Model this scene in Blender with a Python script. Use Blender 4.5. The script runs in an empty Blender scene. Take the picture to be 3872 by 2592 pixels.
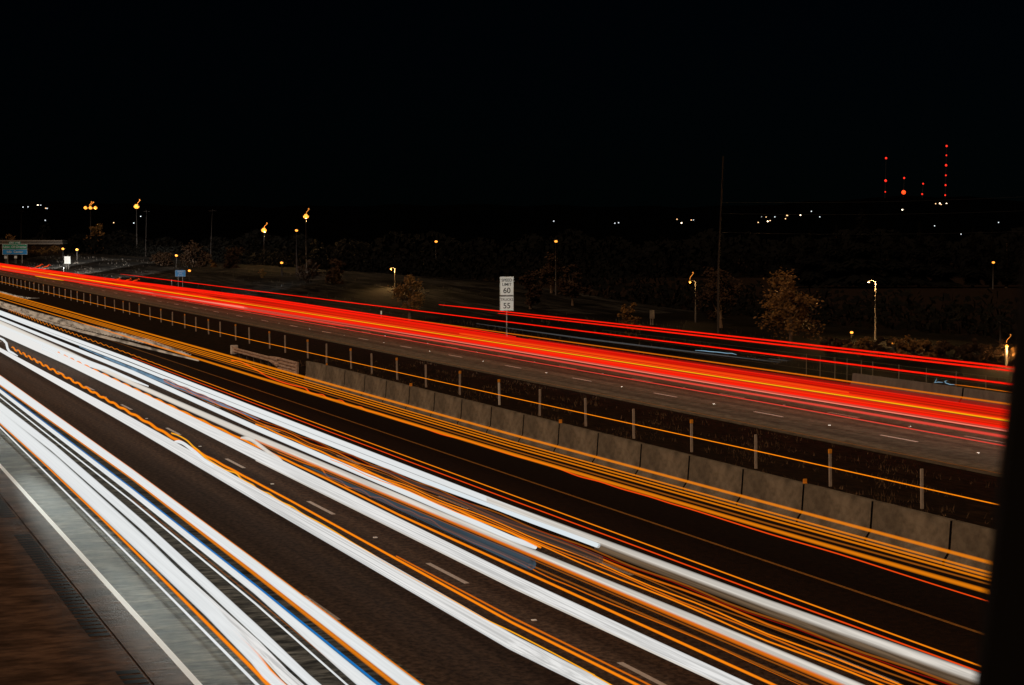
import bpy, bmesh, math, random
from mathutils import Vector, Matrix
random.seed(7)
C = bpy.context.scene.collection
SC = bpy.context.scene
R = math.radians

# ------------------------------------------------------------------ camera, sky, light, exposure
EYE = Vector((0.0, 0.0, 8.76))           # on the overpass above the near shoulder; +Y runs along the freeway, metres
PSI, TH, FPX = R(21.2929), R(3.4010), 7000.0
cd = bpy.data.cameras.new('camera'); cam = bpy.data.objects.new('camera', cd); C.objects.link(cam)
cd.sensor_width = 23.6; cd.lens = FPX / 3872 * 23.6; cd.clip_start = 0.05; cd.clip_end = 12000
cam.location = EYE; cam.rotation_euler = (math.pi/2 - TH, 0, -PSI)
cd.dof.use_dof = True; cd.dof.focus_distance = 80; cd.dof.aperture_fstop = 6.5
SC.camera = cam
SC.view_settings.view_transform = 'Standard'; SC.view_settings.look = 'None'
SC.view_settings.exposure = 0; SC.view_settings.gamma = 1
SC.cycles.max_bounces = 4; SC.cycles.transparent_max_bounces = 96
SC.cycles.use_denoising = True; SC.cycles.denoising_prefilter = 'ACCURATE'
SC.cycles.sample_clamp_indirect = 0.5

world = bpy.data.worlds.new('World'); SC.world = world; world.use_nodes = True
wn = world.node_tree
sky = wn.nodes.new('ShaderNodeTexSky'); sky.sky_type = 'NISHITA'; sky.sun_disc = False
sky.sun_elevation = R(18); sky.sun_rotation = R(75); sky.air_density = 1.0; sky.dust_density = 0.3; sky.ozone_density = 3.0
bg = wn.nodes['Background']; tint = wn.nodes.new('ShaderNodeMix'); tint.data_type = 'RGBA'; tint.blend_type = 'MULTIPLY'
tint.inputs['Factor'].default_value = 1; tint.inputs[7].default_value = (.28, .75, 1.15, 1)     # clear night: only the blue is left
wn.links.new(sky.outputs[0], tint.inputs[6]); wn.links.new(tint.outputs[2], bg.inputs[0]); bg.inputs[1].default_value = 0.00016

sd = bpy.data.lights.new('city_glow_sun', 'SUN'); so = bpy.data.objects.new('city_glow_sun', sd); C.objects.link(so)
sd.energy = 1.5; sd.angle = R(35); sd.color = (1.0, 0.64, 0.40)
so.rotation_euler = (R(48), 0, R(-62))    # warm glow of the city, from behind and left of the camera

# ------------------------------------------------------------------ helpers
FWD = Vector((math.sin(PSI)*math.cos(TH), math.cos(PSI)*math.cos(TH), -math.sin(TH)))
RGT = Vector((math.cos(PSI), -math.sin(PSI), 0)); UPV = RGT.cross(FWD)
def ray(px, py): return (px-1936)*RGT + (1296-py)*UPV + FPX*FWD
def ground(px, py, z=-.7):
    r = ray(px, py); return EYE + r*((z-EYE.z)/r.z)
def away(px, py, dist):
    return EYE + ray(px, py)*(dist/FPX)

def tag(o, label=None, cat=None, group=None, kind=None):
    if label: o['label'] = label
    if cat: o['category'] = cat
    if group: o['group'] = group
    if kind: o['kind'] = kind
    return o
def empty(name, loc, label, cat, group=None, rz=0):
    o = bpy.data.objects.new(name, None); C.objects.link(o); o.location = loc; o.rotation_euler = (0, 0, rz)
    o.empty_display_size = .2
    return tag(o, label, cat, group)
def obj(name, bm, mat, parent=None, smooth=False):
    me = bpy.data.meshes.new(name); bm.normal_update(); bm.to_mesh(me); bm.free()
    if smooth:
        for p in me.polygons: p.use_smooth = True
    me.materials.append(mat)
    o = bpy.data.objects.new(name, me); C.objects.link(o)
    if parent: o.parent = parent
    return o
def box(bm, x0, x1, y0, y1, z0, z1, bev=0):
    g = bmesh.ops.create_cube(bm, size=1)
    for v in g['verts']:
        v.co = Vector(((x0+x1)/2 + v.co.x*(x1-x0), (y0+y1)/2 + v.co.y*(y1-y0), (z0+z1)/2 + v.co.z*(z1-z0)))
    if bev:
        es = list({e for v in g['verts'] for e in v.link_edges})
        bmesh.ops.bevel(bm, geom=es, offset=bev, segments=2, affect='EDGES')
def tube(bm, pts, rads, n=8, cap=True):
    pts = [Vector(p) for p in pts]; rings = []
    for i, p in enumerate(pts):
        t = (pts[min(i+1, len(pts)-1)] - pts[max(i-1, 0)]).normalized()
        a = t.cross(Vector((0, 0, 1)))
        if a.length < .05: a = Vector((1, 0, 0))
        a.normalize(); b = a.cross(t).normalized()
        r = rads[i] if isinstance(rads, (list, tuple)) else rads
        rings.append([bm.verts.new(p + a*(math.cos(2*math.pi*k/n)*r) + b*(math.sin(2*math.pi*k/n)*r)) for k in range(n)])
    for i in range(len(rings)-1):
        for k in range(n):
            bm.faces.new((rings[i][k], rings[i][(k+1) % n], rings[i+1][(k+1) % n], rings[i+1][k]))
    if cap:
        bm.faces.new(rings[0]); bm.faces.new(list(reversed(rings[-1])))
def sheet(bm, x0, x1, y0, y1, z, z1=None):
    z1 = z if z1 is None else z1
    vs = [bm.verts.new(c) for c in ((x0, y0, z), (x1, y0, z1), (x1, y1, z1), (x0, y1, z))]
    bm.faces.new(vs)

def nodes(name):
    m = bpy.data.materials.new(name); m.use_nodes = True
    nt = m.node_tree; return m, nt, nt.nodes['Principled BSDF']
def mat(name, col, rough=.7, metal=0, col2=None, scale=(4, 4, 4), detail=6, bump=0, lo=.35, hi=.65, spec=.5, extra=None):
    """rough surface whose colour wanders between col and col2 by noise in object space"""
    m, nt, b = nodes(name); L = nt.links
    b.inputs['Roughness'].default_value = rough; b.inputs['Metallic'].default_value = metal
    b.inputs['Specular IOR Level'].default_value = spec
    b.inputs['Base Color'].default_value = (*col, 1)
    if col2:
        tc = nt.nodes.new('ShaderNodeTexCoord'); mp = nt.nodes.new('ShaderNodeMapping'); mp.inputs['Scale'].default_value = scale
        nz = nt.nodes.new('ShaderNodeTexNoise'); nz.inputs['Scale'].default_value = 1; nz.inputs['Detail'].default_value = detail
        nz.inputs['Roughness'].default_value = .65
        rp = nt.nodes.new('ShaderNodeValToRGB')
        rp.color_ramp.elements[0].position = lo; rp.color_ramp.elements[0].color = (*col, 1)
        rp.color_ramp.elements[1].position = hi; rp.color_ramp.elements[1].color = (*col2, 1)
        L.new(tc.outputs['Object'], mp.inputs[0]); L.new(mp.outputs[0], nz.inputs['Vector'])
        L.new(nz.outputs['Fac'], rp.inputs[0])
        out = rp.outputs[0]
        if extra:      # second, larger pattern: stains and wheel paths with a shape of their own
            sc2, a, c = extra
            mp2 = nt.nodes.new('ShaderNodeMapping'); mp2.inputs['Scale'].default_value = sc2
            n2 = nt.nodes.new('ShaderNodeTexNoise'); n2.inputs['Scale'].default_value = 1; n2.inputs['Detail'].default_value = 5
            r2 = nt.nodes.new('ShaderNodeValToRGB'); r2.color_ramp.elements[0].position = .36; r2.color_ramp.elements[1].position = .62
            r2.color_ramp.elements[0].color = (a, a, a, 1); r2.color_ramp.elements[1].color = (c, c, c, 1)
            mx = nt.nodes.new('ShaderNodeMix'); mx.data_type = 'RGBA'; mx.blend_type = 'MULTIPLY'; mx.inputs['Factor'].default_value = 1
            L.new(tc.outputs['Object'], mp2.inputs[0]); L.new(mp2.outputs[0], n2.inputs['Vector']); L.new(n2.outputs['Fac'], r2.inputs[0])
            L.new(out, mx.inputs[6]); L.new(r2.outputs[0], mx.inputs[7]); out = mx.outputs[2]
        L.new(out, b.inputs['Base Color'])
        if bump:
            bp = nt.nodes.new('ShaderNodeBump'); bp.inputs['Strength'].default_value = bump; bp.inputs['Distance'].default_value = .02
            L.new(nz.outputs['Fac'], bp.inputs['Height']); L.new(bp.outputs[0], b.inputs['Normal'])
    return m
def glow(name, col, s):
    m, nt, b = nodes(name)
    b.inputs['Base Color'].default_value = (*col, 1)
    b.inputs['Emission Color'].default_value = (*col, 1); b.inputs['Emission Strength'].default_value = s
    return m
def trail_mat(name, col, s, alpha=1.0, soft=.5, stripe=None, mottle=None, prof=1.0, power=1):
    """light drawn in the air by a passing lamp: solid towards the axis of the streak, thinning out to its rim"""
    m = bpy.data.materials.new('light_' + name); m.use_nodes = True
    if name not in ('white', 'striped', 'cream', 'blue_white', 'amber', 'amber_soft', 'red', 'red_glow', 'orange_glow', 'red_orange'): m.cycles.emission_sampling = 'NONE'
    nt = m.node_tree; L = nt.links
    for n in list(nt.nodes): nt.nodes.remove(n)
    N = nt.nodes.new
    out = N('ShaderNodeOutputMaterial'); mix = N('ShaderNodeMixShader'); tr = N('ShaderNodeBsdfTransparent'); em = N('ShaderNodeEmission')
    em.inputs[0].default_value = (*col, 1); em.inputs[1].default_value = s
    geo = N('ShaderNodeNewGeometry')
    def flat(o):
        v = N('ShaderNodeVectorMath'); v.operation = 'MULTIPLY'; v.inputs[1].default_value = (1, 0, 1); L.new(o, v.inputs[0])
        w = N('ShaderNodeVectorMath'); w.operation = 'NORMALIZE'; L.new(v.outputs[0], w.inputs[0]); return w.outputs[0]
    d = N('ShaderNodeVectorMath'); d.operation = 'DOT_PRODUCT'
    L.new(flat(geo.outputs['Incoming']), d.inputs[0]); L.new(flat(geo.outputs['Normal']), d.inputs[1])
    ab = N('ShaderNodeMath'); ab.operation = 'ABSOLUTE'; L.new(d.outputs['Value'], ab.inputs[0])
    mr = N('ShaderNodeMapRange'); mr.interpolation_type = 'SMOOTHSTEP'
    mr.inputs['From Min'].default_value = 0.02; mr.inputs['From Max'].default_value = soft; mr.inputs['To Max'].default_value = alpha
    L.new(ab.outputs[0], mr.inputs[0])
    fac = mr.outputs[0]
    if power != 1:
        mr.interpolation_type = 'LINEAR'; mr.inputs['To Max'].default_value = 1; mr.inputs['From Max'].default_value = 1
        pw = N('ShaderNodeMath'); pw.operation = 'POWER'; pw.inputs[1].default_value = power; L.new(fac, pw.inputs[0])
        ml = N('ShaderNodeMath'); ml.operation = 'MULTIPLY'; ml.inputs[1].default_value = alpha; L.new(pw.outputs[0], ml.inputs[0]); fac = ml.outputs[0]
    if stripe or mottle:
        tc = N('ShaderNodeTexCoord'); mp = N('ShaderNodeMapping')
        mp.inputs['Scale'].default_value = stripe[0] if stripe else mottle[0]
        nz = N('ShaderNodeTexNoise'); nz.inputs['Scale'].default_value = 1; nz.inputs['Detail'].default_value = 4
        L.new(tc.outputs['Object'], mp.inputs[0]); L.new(mp.outputs[0], nz.inputs['Vector'])
        if stripe:
            r2 = N('ShaderNodeMapRange'); r2.inputs['From Min'].default_value = .38; r2.inputs['From Max'].default_value = .6
            r2.inputs['To Min'].default_value = stripe[1]*s; r2.inputs['To Max'].default_value = s
            sp_ = N('ShaderNodeSeparateXYZ'); L.new(tc.outputs['Object'], sp_.inputs[0])
            r4 = N('ShaderNodeMapRange'); r4.inputs['From Min'].default_value = 50 if prof == 1.0 else 300; r4.inputs['From Max'].default_value = 95 if prof == 1.0 else 500
            L.new(sp_.outputs['Y'], r4.inputs[0])      # far down the road many cars add up to one even band
            mx = N('ShaderNodeMix'); mx.data_type = 'FLOAT'; mx.inputs[3].default_value = s
            L.new(r4.outputs[0], mx.inputs[0]); L.new(nz.outputs['Fac'], r2.inputs[0]); L.new(r2.outputs[0], mx.inputs[2]); L.new(mx.outputs[0], em.inputs[1])
        if mottle:
            r3 = N('ShaderNodeMapRange'); r3.inputs['From Min'].default_value = .4; r3.inputs['From Max'].default_value = .6
            r3.inputs['To Min'].default_value = mottle[1]; r3.inputs['To Max'].default_value = 1
            mu = N('ShaderNodeMath'); mu.operation = 'MULTIPLY'
            L.new(nz.outputs['Fac'], r3.inputs[0]); L.new(r3.outputs[0], mu.inputs[0]); L.new(fac, mu.inputs[1]); fac = mu.outputs[0]
    L.new(fac, mix.inputs[0]); L.new(tr.outputs[0], mix.inputs[1]); L.new(em.outputs[0], mix.inputs[2]); L.new(mix.outputs[0], out.inputs[0])
    return m

def text_mesh(name, s, size, M, matl, parent, bold=0.0, depth=.004):
    cu = bpy.data.curves.new('t', 'FONT'); cu.body = s; cu.size = size; cu.align_x = 'CENTER'; cu.align_y = 'CENTER'
    cu.extrude = depth; cu.offset = bold
    o = bpy.data.objects.new('t', cu); C.objects.link(o)
    bpy.context.view_layer.update()
    me = bpy.data.meshes.new_from_object(o.evaluated_get(bpy.context.evaluated_depsgraph_get()))
    bpy.data.objects.remove(o); me.transform(M); me.materials.clear(); me.materials.append(matl)
    t = bpy.data.objects.new(name, me); C.objects.link(t); t.parent = parent
    return t

# ------------------------------------------------------------------ the ground and the roads
ZF = -.69                                  # the far carriageway lies lower than the near one
S0, S1 = 4, 900
m_asph = mat('asphalt', (.034, .0215, .0135), .9, 0, (.090, .059, .038), (7.0, 5.0, 4), 3, .3, .40, .60, spec=.12, extra=((.75, .012, 1), .45, 1.25))
m_lane1 = mat('headlit_lane_asphalt', (.022, .023, .018), .9, 0, (.150, .150, .122), (1.8, 5.0, 4), 6, .3, .38, .62, spec=.10, extra=((.6, 1.2, 1), .45, 1.35))  # grey-green headlight sheen on this lane is put into the colour
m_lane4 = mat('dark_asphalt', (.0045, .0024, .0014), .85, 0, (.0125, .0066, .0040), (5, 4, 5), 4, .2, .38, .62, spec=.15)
m_shoulder = mat('shoulder_asphalt', (.048, .029, .019), .95, 0, (.120, .075, .050), (1.8, 4.0, 5), 6, .35, .36, .64, spec=.08, extra=((.7, .9, 1), .55, 1.25))
m_conc = mat('far_pavement', (.090, .082, .060), .9, 0, (.160, .147, .111), (3.0, 1.8, 5), 4, .3, .38, .62, spec=.15, extra=((.8, .012, 1), .6, 1.2))
m_mgrass = mat('median_soil', (.004, .0022, .0010), .95, 0, (.026, .0145, .007), (3, 1.2, 3), 7, .6, .42, .66, spec=.1)
m_vgrass = mat('verge_grass', (.0015, .0015, .0013), .95, 0, (.034, .033, .029), (2.0, .12, 1), 10, .6, .42, .62, spec=.05, extra=((.22, .012, 1), .15, 1.4))  # pale streaks along the bank put the headlight sweep into the grass colour
m_vunlit = mat('unlit_verge_grass', (0.0020, 0.0018, 0.0013), .95, 0, (0.0110, 0.0090, 0.0060), (1.6, .2, 1), 10, .6, .4, .75, spec=.05, extra=((.2, .05, 1), .3, 1.3))  # darker copy of the verge grass: the unlit stretch is put into the colour
m_paint = mat('worn_white_paint', (0.3360, 0.2880, 0.2400), .6, 0, (0.4960, 0.4480, 0.3840), (14, 5, 5), 8, 0, .3, .6)
m_paintb = mat('white_paint', (.80, .80, .78), .5, 0, (.88, .88, .86), (6, 3, 5), 6, 0, .3, .6)
m_edge = mat('fresh_white_paint', (.80, .86, .90), .5, 0, (.86, .91, .94), (6, 3, 5), 6, 0, .3, .6)
m_ypaint = mat('worn_yellow_paint', (0.2520, 0.1190, 0.0210), .6, 0, (0.3850, 0.1960, 0.0420), (10, 3, 5), 8, 0, .3, .6)
m_groove = mat('grooved_asphalt', (.002, .0014, .001), .9, 0, (.006, .004, .003), (8, 8, 5), 4, 0, .3, .7, spec=.1)

bm = bmesh.new(); sheet(bm, -600, 4000, -60, 4200, -1.1)
tag(obj('ground', bm, m_mgrass), kind='structure')
def vz(x, s):
    sm = lambda t: (lambda u: u*u*(3-2*u))(min(1, max(0, t)))
    return -.75 + 2.05*sm((x-62)/18)*sm((s-185)/90) + .05*math.sin(x*.9+s*.13)*sm((x-61.5)/4)
bm = bmesh.new(); gx = [60.9+i*2.0 for i in range(21)]; gs = [-20+i*12 for i in range(19)]
gv = [[bm.verts.new((x, s, vz(x, s))) for s in gs] for x in gx]
for i in range(20):
    for j in range(18): bm.faces.new((gv[i][j], gv[i+1][j], gv[i+1][j+1], gv[i][j+1]))
tag(obj('verge', bm, m_vunlit, None, True), kind='structure')
bm = bmesh.new(); gs = [196+i*12 for i in range(72)]
gv = [[bm.verts.new((x, s, vz(x, s))) for s in gs] for x in gx]
for i in range(20):
    for j in range(71): bm.faces.new((gv[i][j], gv[i+1][j], gv[i+1][j+1], gv[i][j+1]))
tag(obj('verge_bank', bm, m_vgrass, None, True), kind='structure')
bm = bmesh.new(); sheet(bm, 28, 34.4, S0, S1, -.02, -.30); sheet(bm, 34.4, 43.9, S0, S1, -.30, -.74)
tag(obj('median', bm, m_mgrass), kind='structure')
bm = bmesh.new(); sheet(bm, 6.42, 7.21, S0, S1, 0)
tag(obj('road_margin', bm, m_shoulder), kind='structure')
bm = bmesh.new(); sheet(bm, 11.39, 19.93, S0, S1, 0)
tag(obj('near_road_lanes', bm, m_asph), kind='structure')
bm = bmesh.new(); sheet(bm, 7.21, 11.39, S0, S1, 0)
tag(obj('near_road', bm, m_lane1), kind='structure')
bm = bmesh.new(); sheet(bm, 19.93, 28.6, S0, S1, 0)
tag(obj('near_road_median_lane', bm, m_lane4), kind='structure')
bm = bmesh.new(); sheet(bm, -14, 6.42, S0, S1, -.035)
tag(obj('near_shoulder', bm, m_shoulder), kind='structure')
bm = bmesh.new(); box(bm, 43.62, 60.95, S0, S1, -1.0, ZF)
tag(obj('far_road', bm, m_conc), kind='structure')

bm = bmesh.new()
for k in range(-2, 60):
    s = 33.98 + 12.19*k
    sheet(bm, 15.53, 15.67, s-3.05, s, .004); sheet(bm, 19.85, 19.98, s-3.55, s-.5, .004)
    sheet(bm, 11.32, 11.46, s-6.1, s-3.05, .004)
tag(obj('lane_dashes', bm, m_paint), kind='structure')
bm = bmesh.new()
for k in range(-1, 60):
    s = 74.0 + 12.19*k
    sheet(bm, 47.25, 47.41, s-3.05, s, ZF+.004); sheet(bm, 50.66, 50.82, s+10.4-3.05, s+10.4, ZF+.004)
tag(obj('far_lane_dashes', bm, m_paintb), kind='structure')
bm = bmesh.new(); sheet(bm, 7.13, 7.28, S0, S1, .004)
tag(obj('edge_line', bm, m_edge), kind='structure')
bm = bmesh.new(); sheet(bm, 24.06, 24.18, S0, S1, .004); sheet(bm, 44.05, 44.17, S0, S1, ZF+.004)
tag(obj('median_edge_lines', bm, m_ypaint), kind='structure')
bm = bmesh.new()
for a, b in ((58.6, 75), (40.5, 54.95), (22.5, 37.05), (77, 91)):
    s = a
    while s < b:
        sheet(bm, 5.9, 6.36, s, s+.30, -.030); s += .42
tag(obj('rumble_strip', bm, m_groove), kind='structure')

# raised road markers between the far lane dashes
m_rpm = mat('marker_glass', (.9, .9, .85), .25)
def marker(x, s, z):
    b_ = bmesh.new(); box(b_, -.06, .06, -.05, .05, 0, .025, .008)
    return obj('road_marker', b_, m_rpm)
rpm = None
def put_marker(x, s, z, label, group):
    global rpm
    o = marker(x, s, z) if rpm is None else rpm.copy()
    if rpm is None: rpm = o
    else: C.objects.link(o)
    o.location = (x, s, z); tag(o, label, 'road marker', group)
for k in range(0, 16): put_marker(47.33, 66.4 + 12.19*k, ZF, 'small reflective stud midway between two dashes of the nearer far lane line', 'studs along the nearer far lane line')
for k in range(0, 9): put_marker(50.62, 76.6 + 12.19*k, ZF, 'small reflective stud midway between two dashes of the farther far lane line', 'studs along the farther far lane line')
for k in range(0, 10): put_marker(15.5, 38.4 + 12.19*k, 0, 'small reflective stud beside the white dashes of the near road', 'studs along the near dashes')
for k in range(0, 5): put_marker(11.35, 42.5 + 12.19*k, 0, 'small reflective stud on the open brown lane', 'studs in the brown lane')

# ------------------------------------------------------------------ concrete barriers
m_barr = mat('weathered_concrete', (.105, .090, .064), .85, 0, (.215, .190, .142), (3.6, 2.2, 3.0), 9, .3, .32, .62, extra=((.8, .9, .9), .65, 1.1))
m_barr2 = mat('far_concrete', (0.1020, 0.0930, 0.0840), .85, 0, (0.1560, 0.1440, 0.1290), (2.5, 2.5, 1.2), 9, .2, .33, .62)
m_amber = mat('amber_reflector', (1.0, .42, .04), .35)
def barrier_bm(length, h=1.17, base=.33, mid=.13, top=.09, taper=False):
    prof = [(-base, 0), (-base, .08), (-mid-.02, .34), (-top, h), (top, h), (mid+.02, .34), (base, .08), (base, 0)]
    b_ = bmesh.new(); n = len(prof); ends = []
    ys = [0.042, .07, length-.07, length-.042] if not taper else [0.042, .07, length*.55, length]
    for j, y in enumerate(ys):
        k = .94 if j in (0, 3) and not (taper and j == 3) else 1
        ends.append([b_.verts.new((x*k*(1 if not (taper and j == 3) else .55), y, z*(1 if not (taper and j == 3) else .97))) for x, z in prof])
    for a_, c_ in zip(ends, ends[1:]):
        for i in range(n): b_.faces.new((a_[i], c_[i], c_[(i+1) % n], a_[(i+1) % n]))
    b_.faces.new(ends[0]); b_.faces.new(list(reversed(ends[-1])))
    bmesh.ops.recalc_face_normals(b_, faces=b_.faces)
    return b_
BX = 28.52
m_jshade = mat('black_joint_shade', (.004, .003, .003), .95, spec=.05)  # black slab fills each gap: the shade between segments put in as colour
def joint_shade(parent, h=1.17, base=.33, mid=.13, top=.09, w=.10):
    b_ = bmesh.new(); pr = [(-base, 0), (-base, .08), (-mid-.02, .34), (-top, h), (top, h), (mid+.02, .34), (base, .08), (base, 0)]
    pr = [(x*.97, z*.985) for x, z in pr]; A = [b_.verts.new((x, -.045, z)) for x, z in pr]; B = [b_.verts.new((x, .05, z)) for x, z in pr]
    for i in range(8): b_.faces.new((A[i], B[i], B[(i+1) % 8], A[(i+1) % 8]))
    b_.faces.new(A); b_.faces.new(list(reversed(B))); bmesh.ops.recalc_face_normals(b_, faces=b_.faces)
    return obj('joint', b_, m_jshade, parent)
seg0 = None
def seg_copy(src, loc, label, group, name=None):
    o = src.copy(); C.objects.link(o); o.location = loc
    o['label'] = label; o['group'] = group
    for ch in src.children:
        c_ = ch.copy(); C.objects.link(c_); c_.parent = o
    return o
seg_plain = obj('concrete_barrier', barrier_bm(3.81), m_barr)
tag(seg_plain, 'weathered grey concrete barrier segment in the median row, without a reflector', 'barrier', 'median barrier segments')
seg_plain.location = (BX, 98.35, 0); joint_shade(seg_plain)
refl_at = {0: 1, 5: 1, 10: 1, 15: 1}
seg_ref = None
for k in range(1, 19):
    s = 98.35 - 3.823*k
    if k in (3, 8, 13):
        if seg_ref is None:
            seg_ref = obj('concrete_barrier', barrier_bm(3.81), m_barr)
            tag(seg_ref, 'x', 'barrier', 'median barrier segments with amber reflectors'); seg_ref.location = (BX, s, 0)
            b_ = bmesh.new(); box(b_, -.07, .07, .06, .09, 1.17, 1.31, .01); box(b_, -.05, .05, .03, .12, 1.165, 1.19)
            obj('reflector', b_, m_amber, seg_ref); joint_shade(seg_ref); o = seg_ref
        else: o = seg_copy(seg_ref, (BX, s, 0), 'x', 'median barrier segments with amber reflectors')
        o['label'] = {3: 'farthest full barrier segment with an amber reflector on its joint', 8: 'middle barrier segment with an amber reflector on its joint', 13: 'nearest barrier segment with an amber reflector, left of the dark post'}[k]
    else:
        seg_copy(seg_plain, (BX, s, 0), seg_plain['label'], 'median barrier segments')
e = obj('concrete_barrier_end', barrier_bm(4.6, taper=True), m_barr); e.location = (BX, 102.17, 0)
tag(e, 'tapered concrete barrier end piece joined to the guardrail', 'barrier')
b_ = bmesh.new(); box(b_, -.05, .05, .2, .23, 1.17, 1.29, .01); obj('reflector', b_, m_amber, e)

fseg = obj('concrete_barrier', barrier_bm(11.5, h=.86), m_barr2); fseg.location = (60.5, 86.2, ZF); joint_shade(fseg, h=.86)
tag(fseg, 'leftmost long grey barrier segment at the far road edge', 'barrier', 'far barrier segments')
for k, lab in ((1, 'middle long grey barrier segment at the far road edge'), (2, 'long grey barrier segment at the far road edge nearest the dark post'), (3, 'long grey barrier segment at the far road edge behind the dark post')):
    o = seg_copy(fseg, (60.5, 86.2 - 11.55*k, ZF), lab, 'far barrier segments')

# ------------------------------------------------------------------ guardrail with its transition
m_rail = mat('rusty_galvanised_steel', (0.2720, 0.1600, 0.1040), .55, .25, (0.6240, 0.4960, 0.4000), (3, 2, 9), 8, .15, .3, .65)
m_wood = mat('weathered_wood_post', (.05, .038, .028), .9, 0, (.12, .09, .065), (9, 9, 1.5), 6, .3)
m_cap = mat('white_chipped_paint', (0.2800, 0.1600, 0.1120), .6, 0, (0.7200, 0.6880, 0.6400), (7, 7, 7), 8, 0, .36, .46)
g = empty('guardrail', (28.42, 108, 0), 'rusty steel guardrail with a white end cap leading to the concrete barrier', 'guardrail')
def wbeam(y0, y1, z0, z1, zz0=None, zz1=None, x=-.16):
    """corrugated beam: a folded W section between two stations; z0..z1 at y0 and zz0..zz1 at y1"""
    b_ = bmesh.new(); zz0 = z0 if zz0 is None else zz0; zz1 = z1 if zz1 is None else zz1
    pr = [(0, 0), (-.02, .06), (-.085, .16), (-.085, .30), (0, .44), (0, .56), (-.085, .70), (-.085, .84), (-.02, .94), (0, 1)]
    cols = []
    for y, a, c_ in ((y0, z0, z1), (y1, zz0, zz1)):
        cols.append([b_.verts.new((x+px_, y, a+(c_-a)*t)) for px_, t in pr] + [b_.verts.new((x+px_+.012, y, a+(c_-a)*t)) for px_, t in reversed(pr)])
    n = len(cols[0])
    for i in range(n): b_.faces.new((cols[0][i], cols[1][i], cols[1][(i+1) % n], cols[0][(i+1) % n]))
    b_.faces.new(cols[0]); b_.faces.new(list(reversed(cols[1])))
    bmesh.ops.recalc_face_normals(b_, faces=b_.faces); return b_
for a, c_ in ((0, 1), (1, 2), (2, 3)):
    y = [6.9, 10.3, 13.7, 17.0]; obj('rail', wbeam(y[a], y[c_]-.02, .56, .90), m_rail, g)
obj('transition_panel', wbeam(4.6, 6.88, .28, 1.0, .56, .93), m_rail, g)
obj('thrie_beam', wbeam(0, 4.58, .22, .60), m_rail, g); obj('thrie_beam', wbeam(0, 4.58, .62, 1.0), m_rail, g)
b_ = bmesh.new(); box(b_, -.27, -.12, -.25, .05, .24, 1.0, .02); obj('connector_plate', b_, m_rail, g)
for y in (.5, 1.5, 2.6, 3.8, 5.6, 7.6, 9.6, 11.6, 13.6, 15.8):
    b_ = bmesh.new(); box(b_, -.10, .10, y-.08, y+.08, -.1, .86, .01); obj('post', b_, m_wood, g)
b_ = bmesh.new(); box(b_, -.36, .12, 16.95, 17.3, .42, 1.04, .03); obj('end_cap', b_, m_cap, g)

# ------------------------------------------------------------------ marker posts in the median
m_post = mat('weathered_white_plastic', (.28, .235, .19), .6, 0, (.58, .50, .42), (30, 30, 5), 6, .2, .3, .65)
m_postb = mat('clean_white_plastic', (.80, .78, .72), .5)
def post_bm(): b_ = bmesh.new(); box(b_, -.055, .055, -.03, .03, -.15, 1.32, .01); box(b_, -.058, .058, -.033, .033, .78, .80); box(b_, -.058, .058, -.033, .033, 1.02, 1.04); return b_
p_plain = obj('marker_post', post_bm(), m_post); p_ref = obj('marker_post', post_bm(), m_post)
b_ = bmesh.new(); box(b_, -.062, .062, -.04, .04, 1.18, 1.34, .008); obj('reflector', b_, m_amber, p_ref)
posts = [(34.5, 51.4, 0), (34.5, 57.16, 1), (34.42, 62.5, 0), (34.6, 68.3, 1), (34.45, 73.62, 0), (34.6, 79.23, 0), (34.45, 84.59, 0), (34.7, 90.85, 2), (34.75, 97.2, 1),
         (34.65, 102.8, 0), (34.8, 108.8, 1), (34.63, 113.6, 0), (34.75, 118.7, 1), (34.75, 124.8, 0), (34.72, 129.7, 1), (34.71, 136.2, 0), (34.9, 141.8, 1), (34.9, 148.7, 0), (34.9, 153.7, 1),
         (34.74, 159.0, 0), (34.72, 163.7, 1), (34.6, 168.7, 0), (34.8, 174.8, 1), (34.7, 180.4, 0), (34.9, 187.4, 1), (34.74, 192.6, 0), (35.2, 201.7, 1), (34.9, 206, 0), (35, 210.8, 1), (34.8, 215.6, 0), (35, 223.7, 1)]
s = 229.5; f_ = 0
while s < 420: posts.append((35, s, f_)); f_ = 1-f_; s += 5.75
fl = [1, 1, 1]
for x, s, kind in posts:
    src = p_ref if kind == 1 else p_plain
    if fl[kind] and kind < 2: o = src
    else:
        o = src.copy(); C.objects.link(o)
        for ch in src.children: c_ = ch.copy(); C.objects.link(c_); c_.parent = o
    fl[kind] = 0
    o.location = (x, s, -.3); o.rotation_euler = (random.uniform(-.012, .012), random.uniform(-.03, .012), 0)
    if s < 52: tag(o, 'nearest plain marker post of the median row, left of the dark foreground post', 'marker post', 'plain marker posts in the median')
    elif s < 58: tag(o, 'nearest marker post with an amber reflector in the median row', 'marker post', 'amber topped marker posts in the median')
    elif kind == 2:
        tag(o, 'cleanest and brightest marker post with an amber top in the median row', 'marker post')
        if 'group' in o: del o['group']
        o.data = o.data.copy(); o.data.materials[0] = m_postb
        b_ = bmesh.new(); box(b_, -.062, .062, -.04, .04, 1.18, 1.34, .008); obj('reflector', b_, m_amber, o)
    elif kind: tag(o, 'weathered marker post with an amber reflector farther along the median row', 'marker post', 'amber topped marker posts in the median')
    else: tag(o, 'plain weathered marker post farther along the median row', 'marker post', 'plain marker posts in the median')

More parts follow.
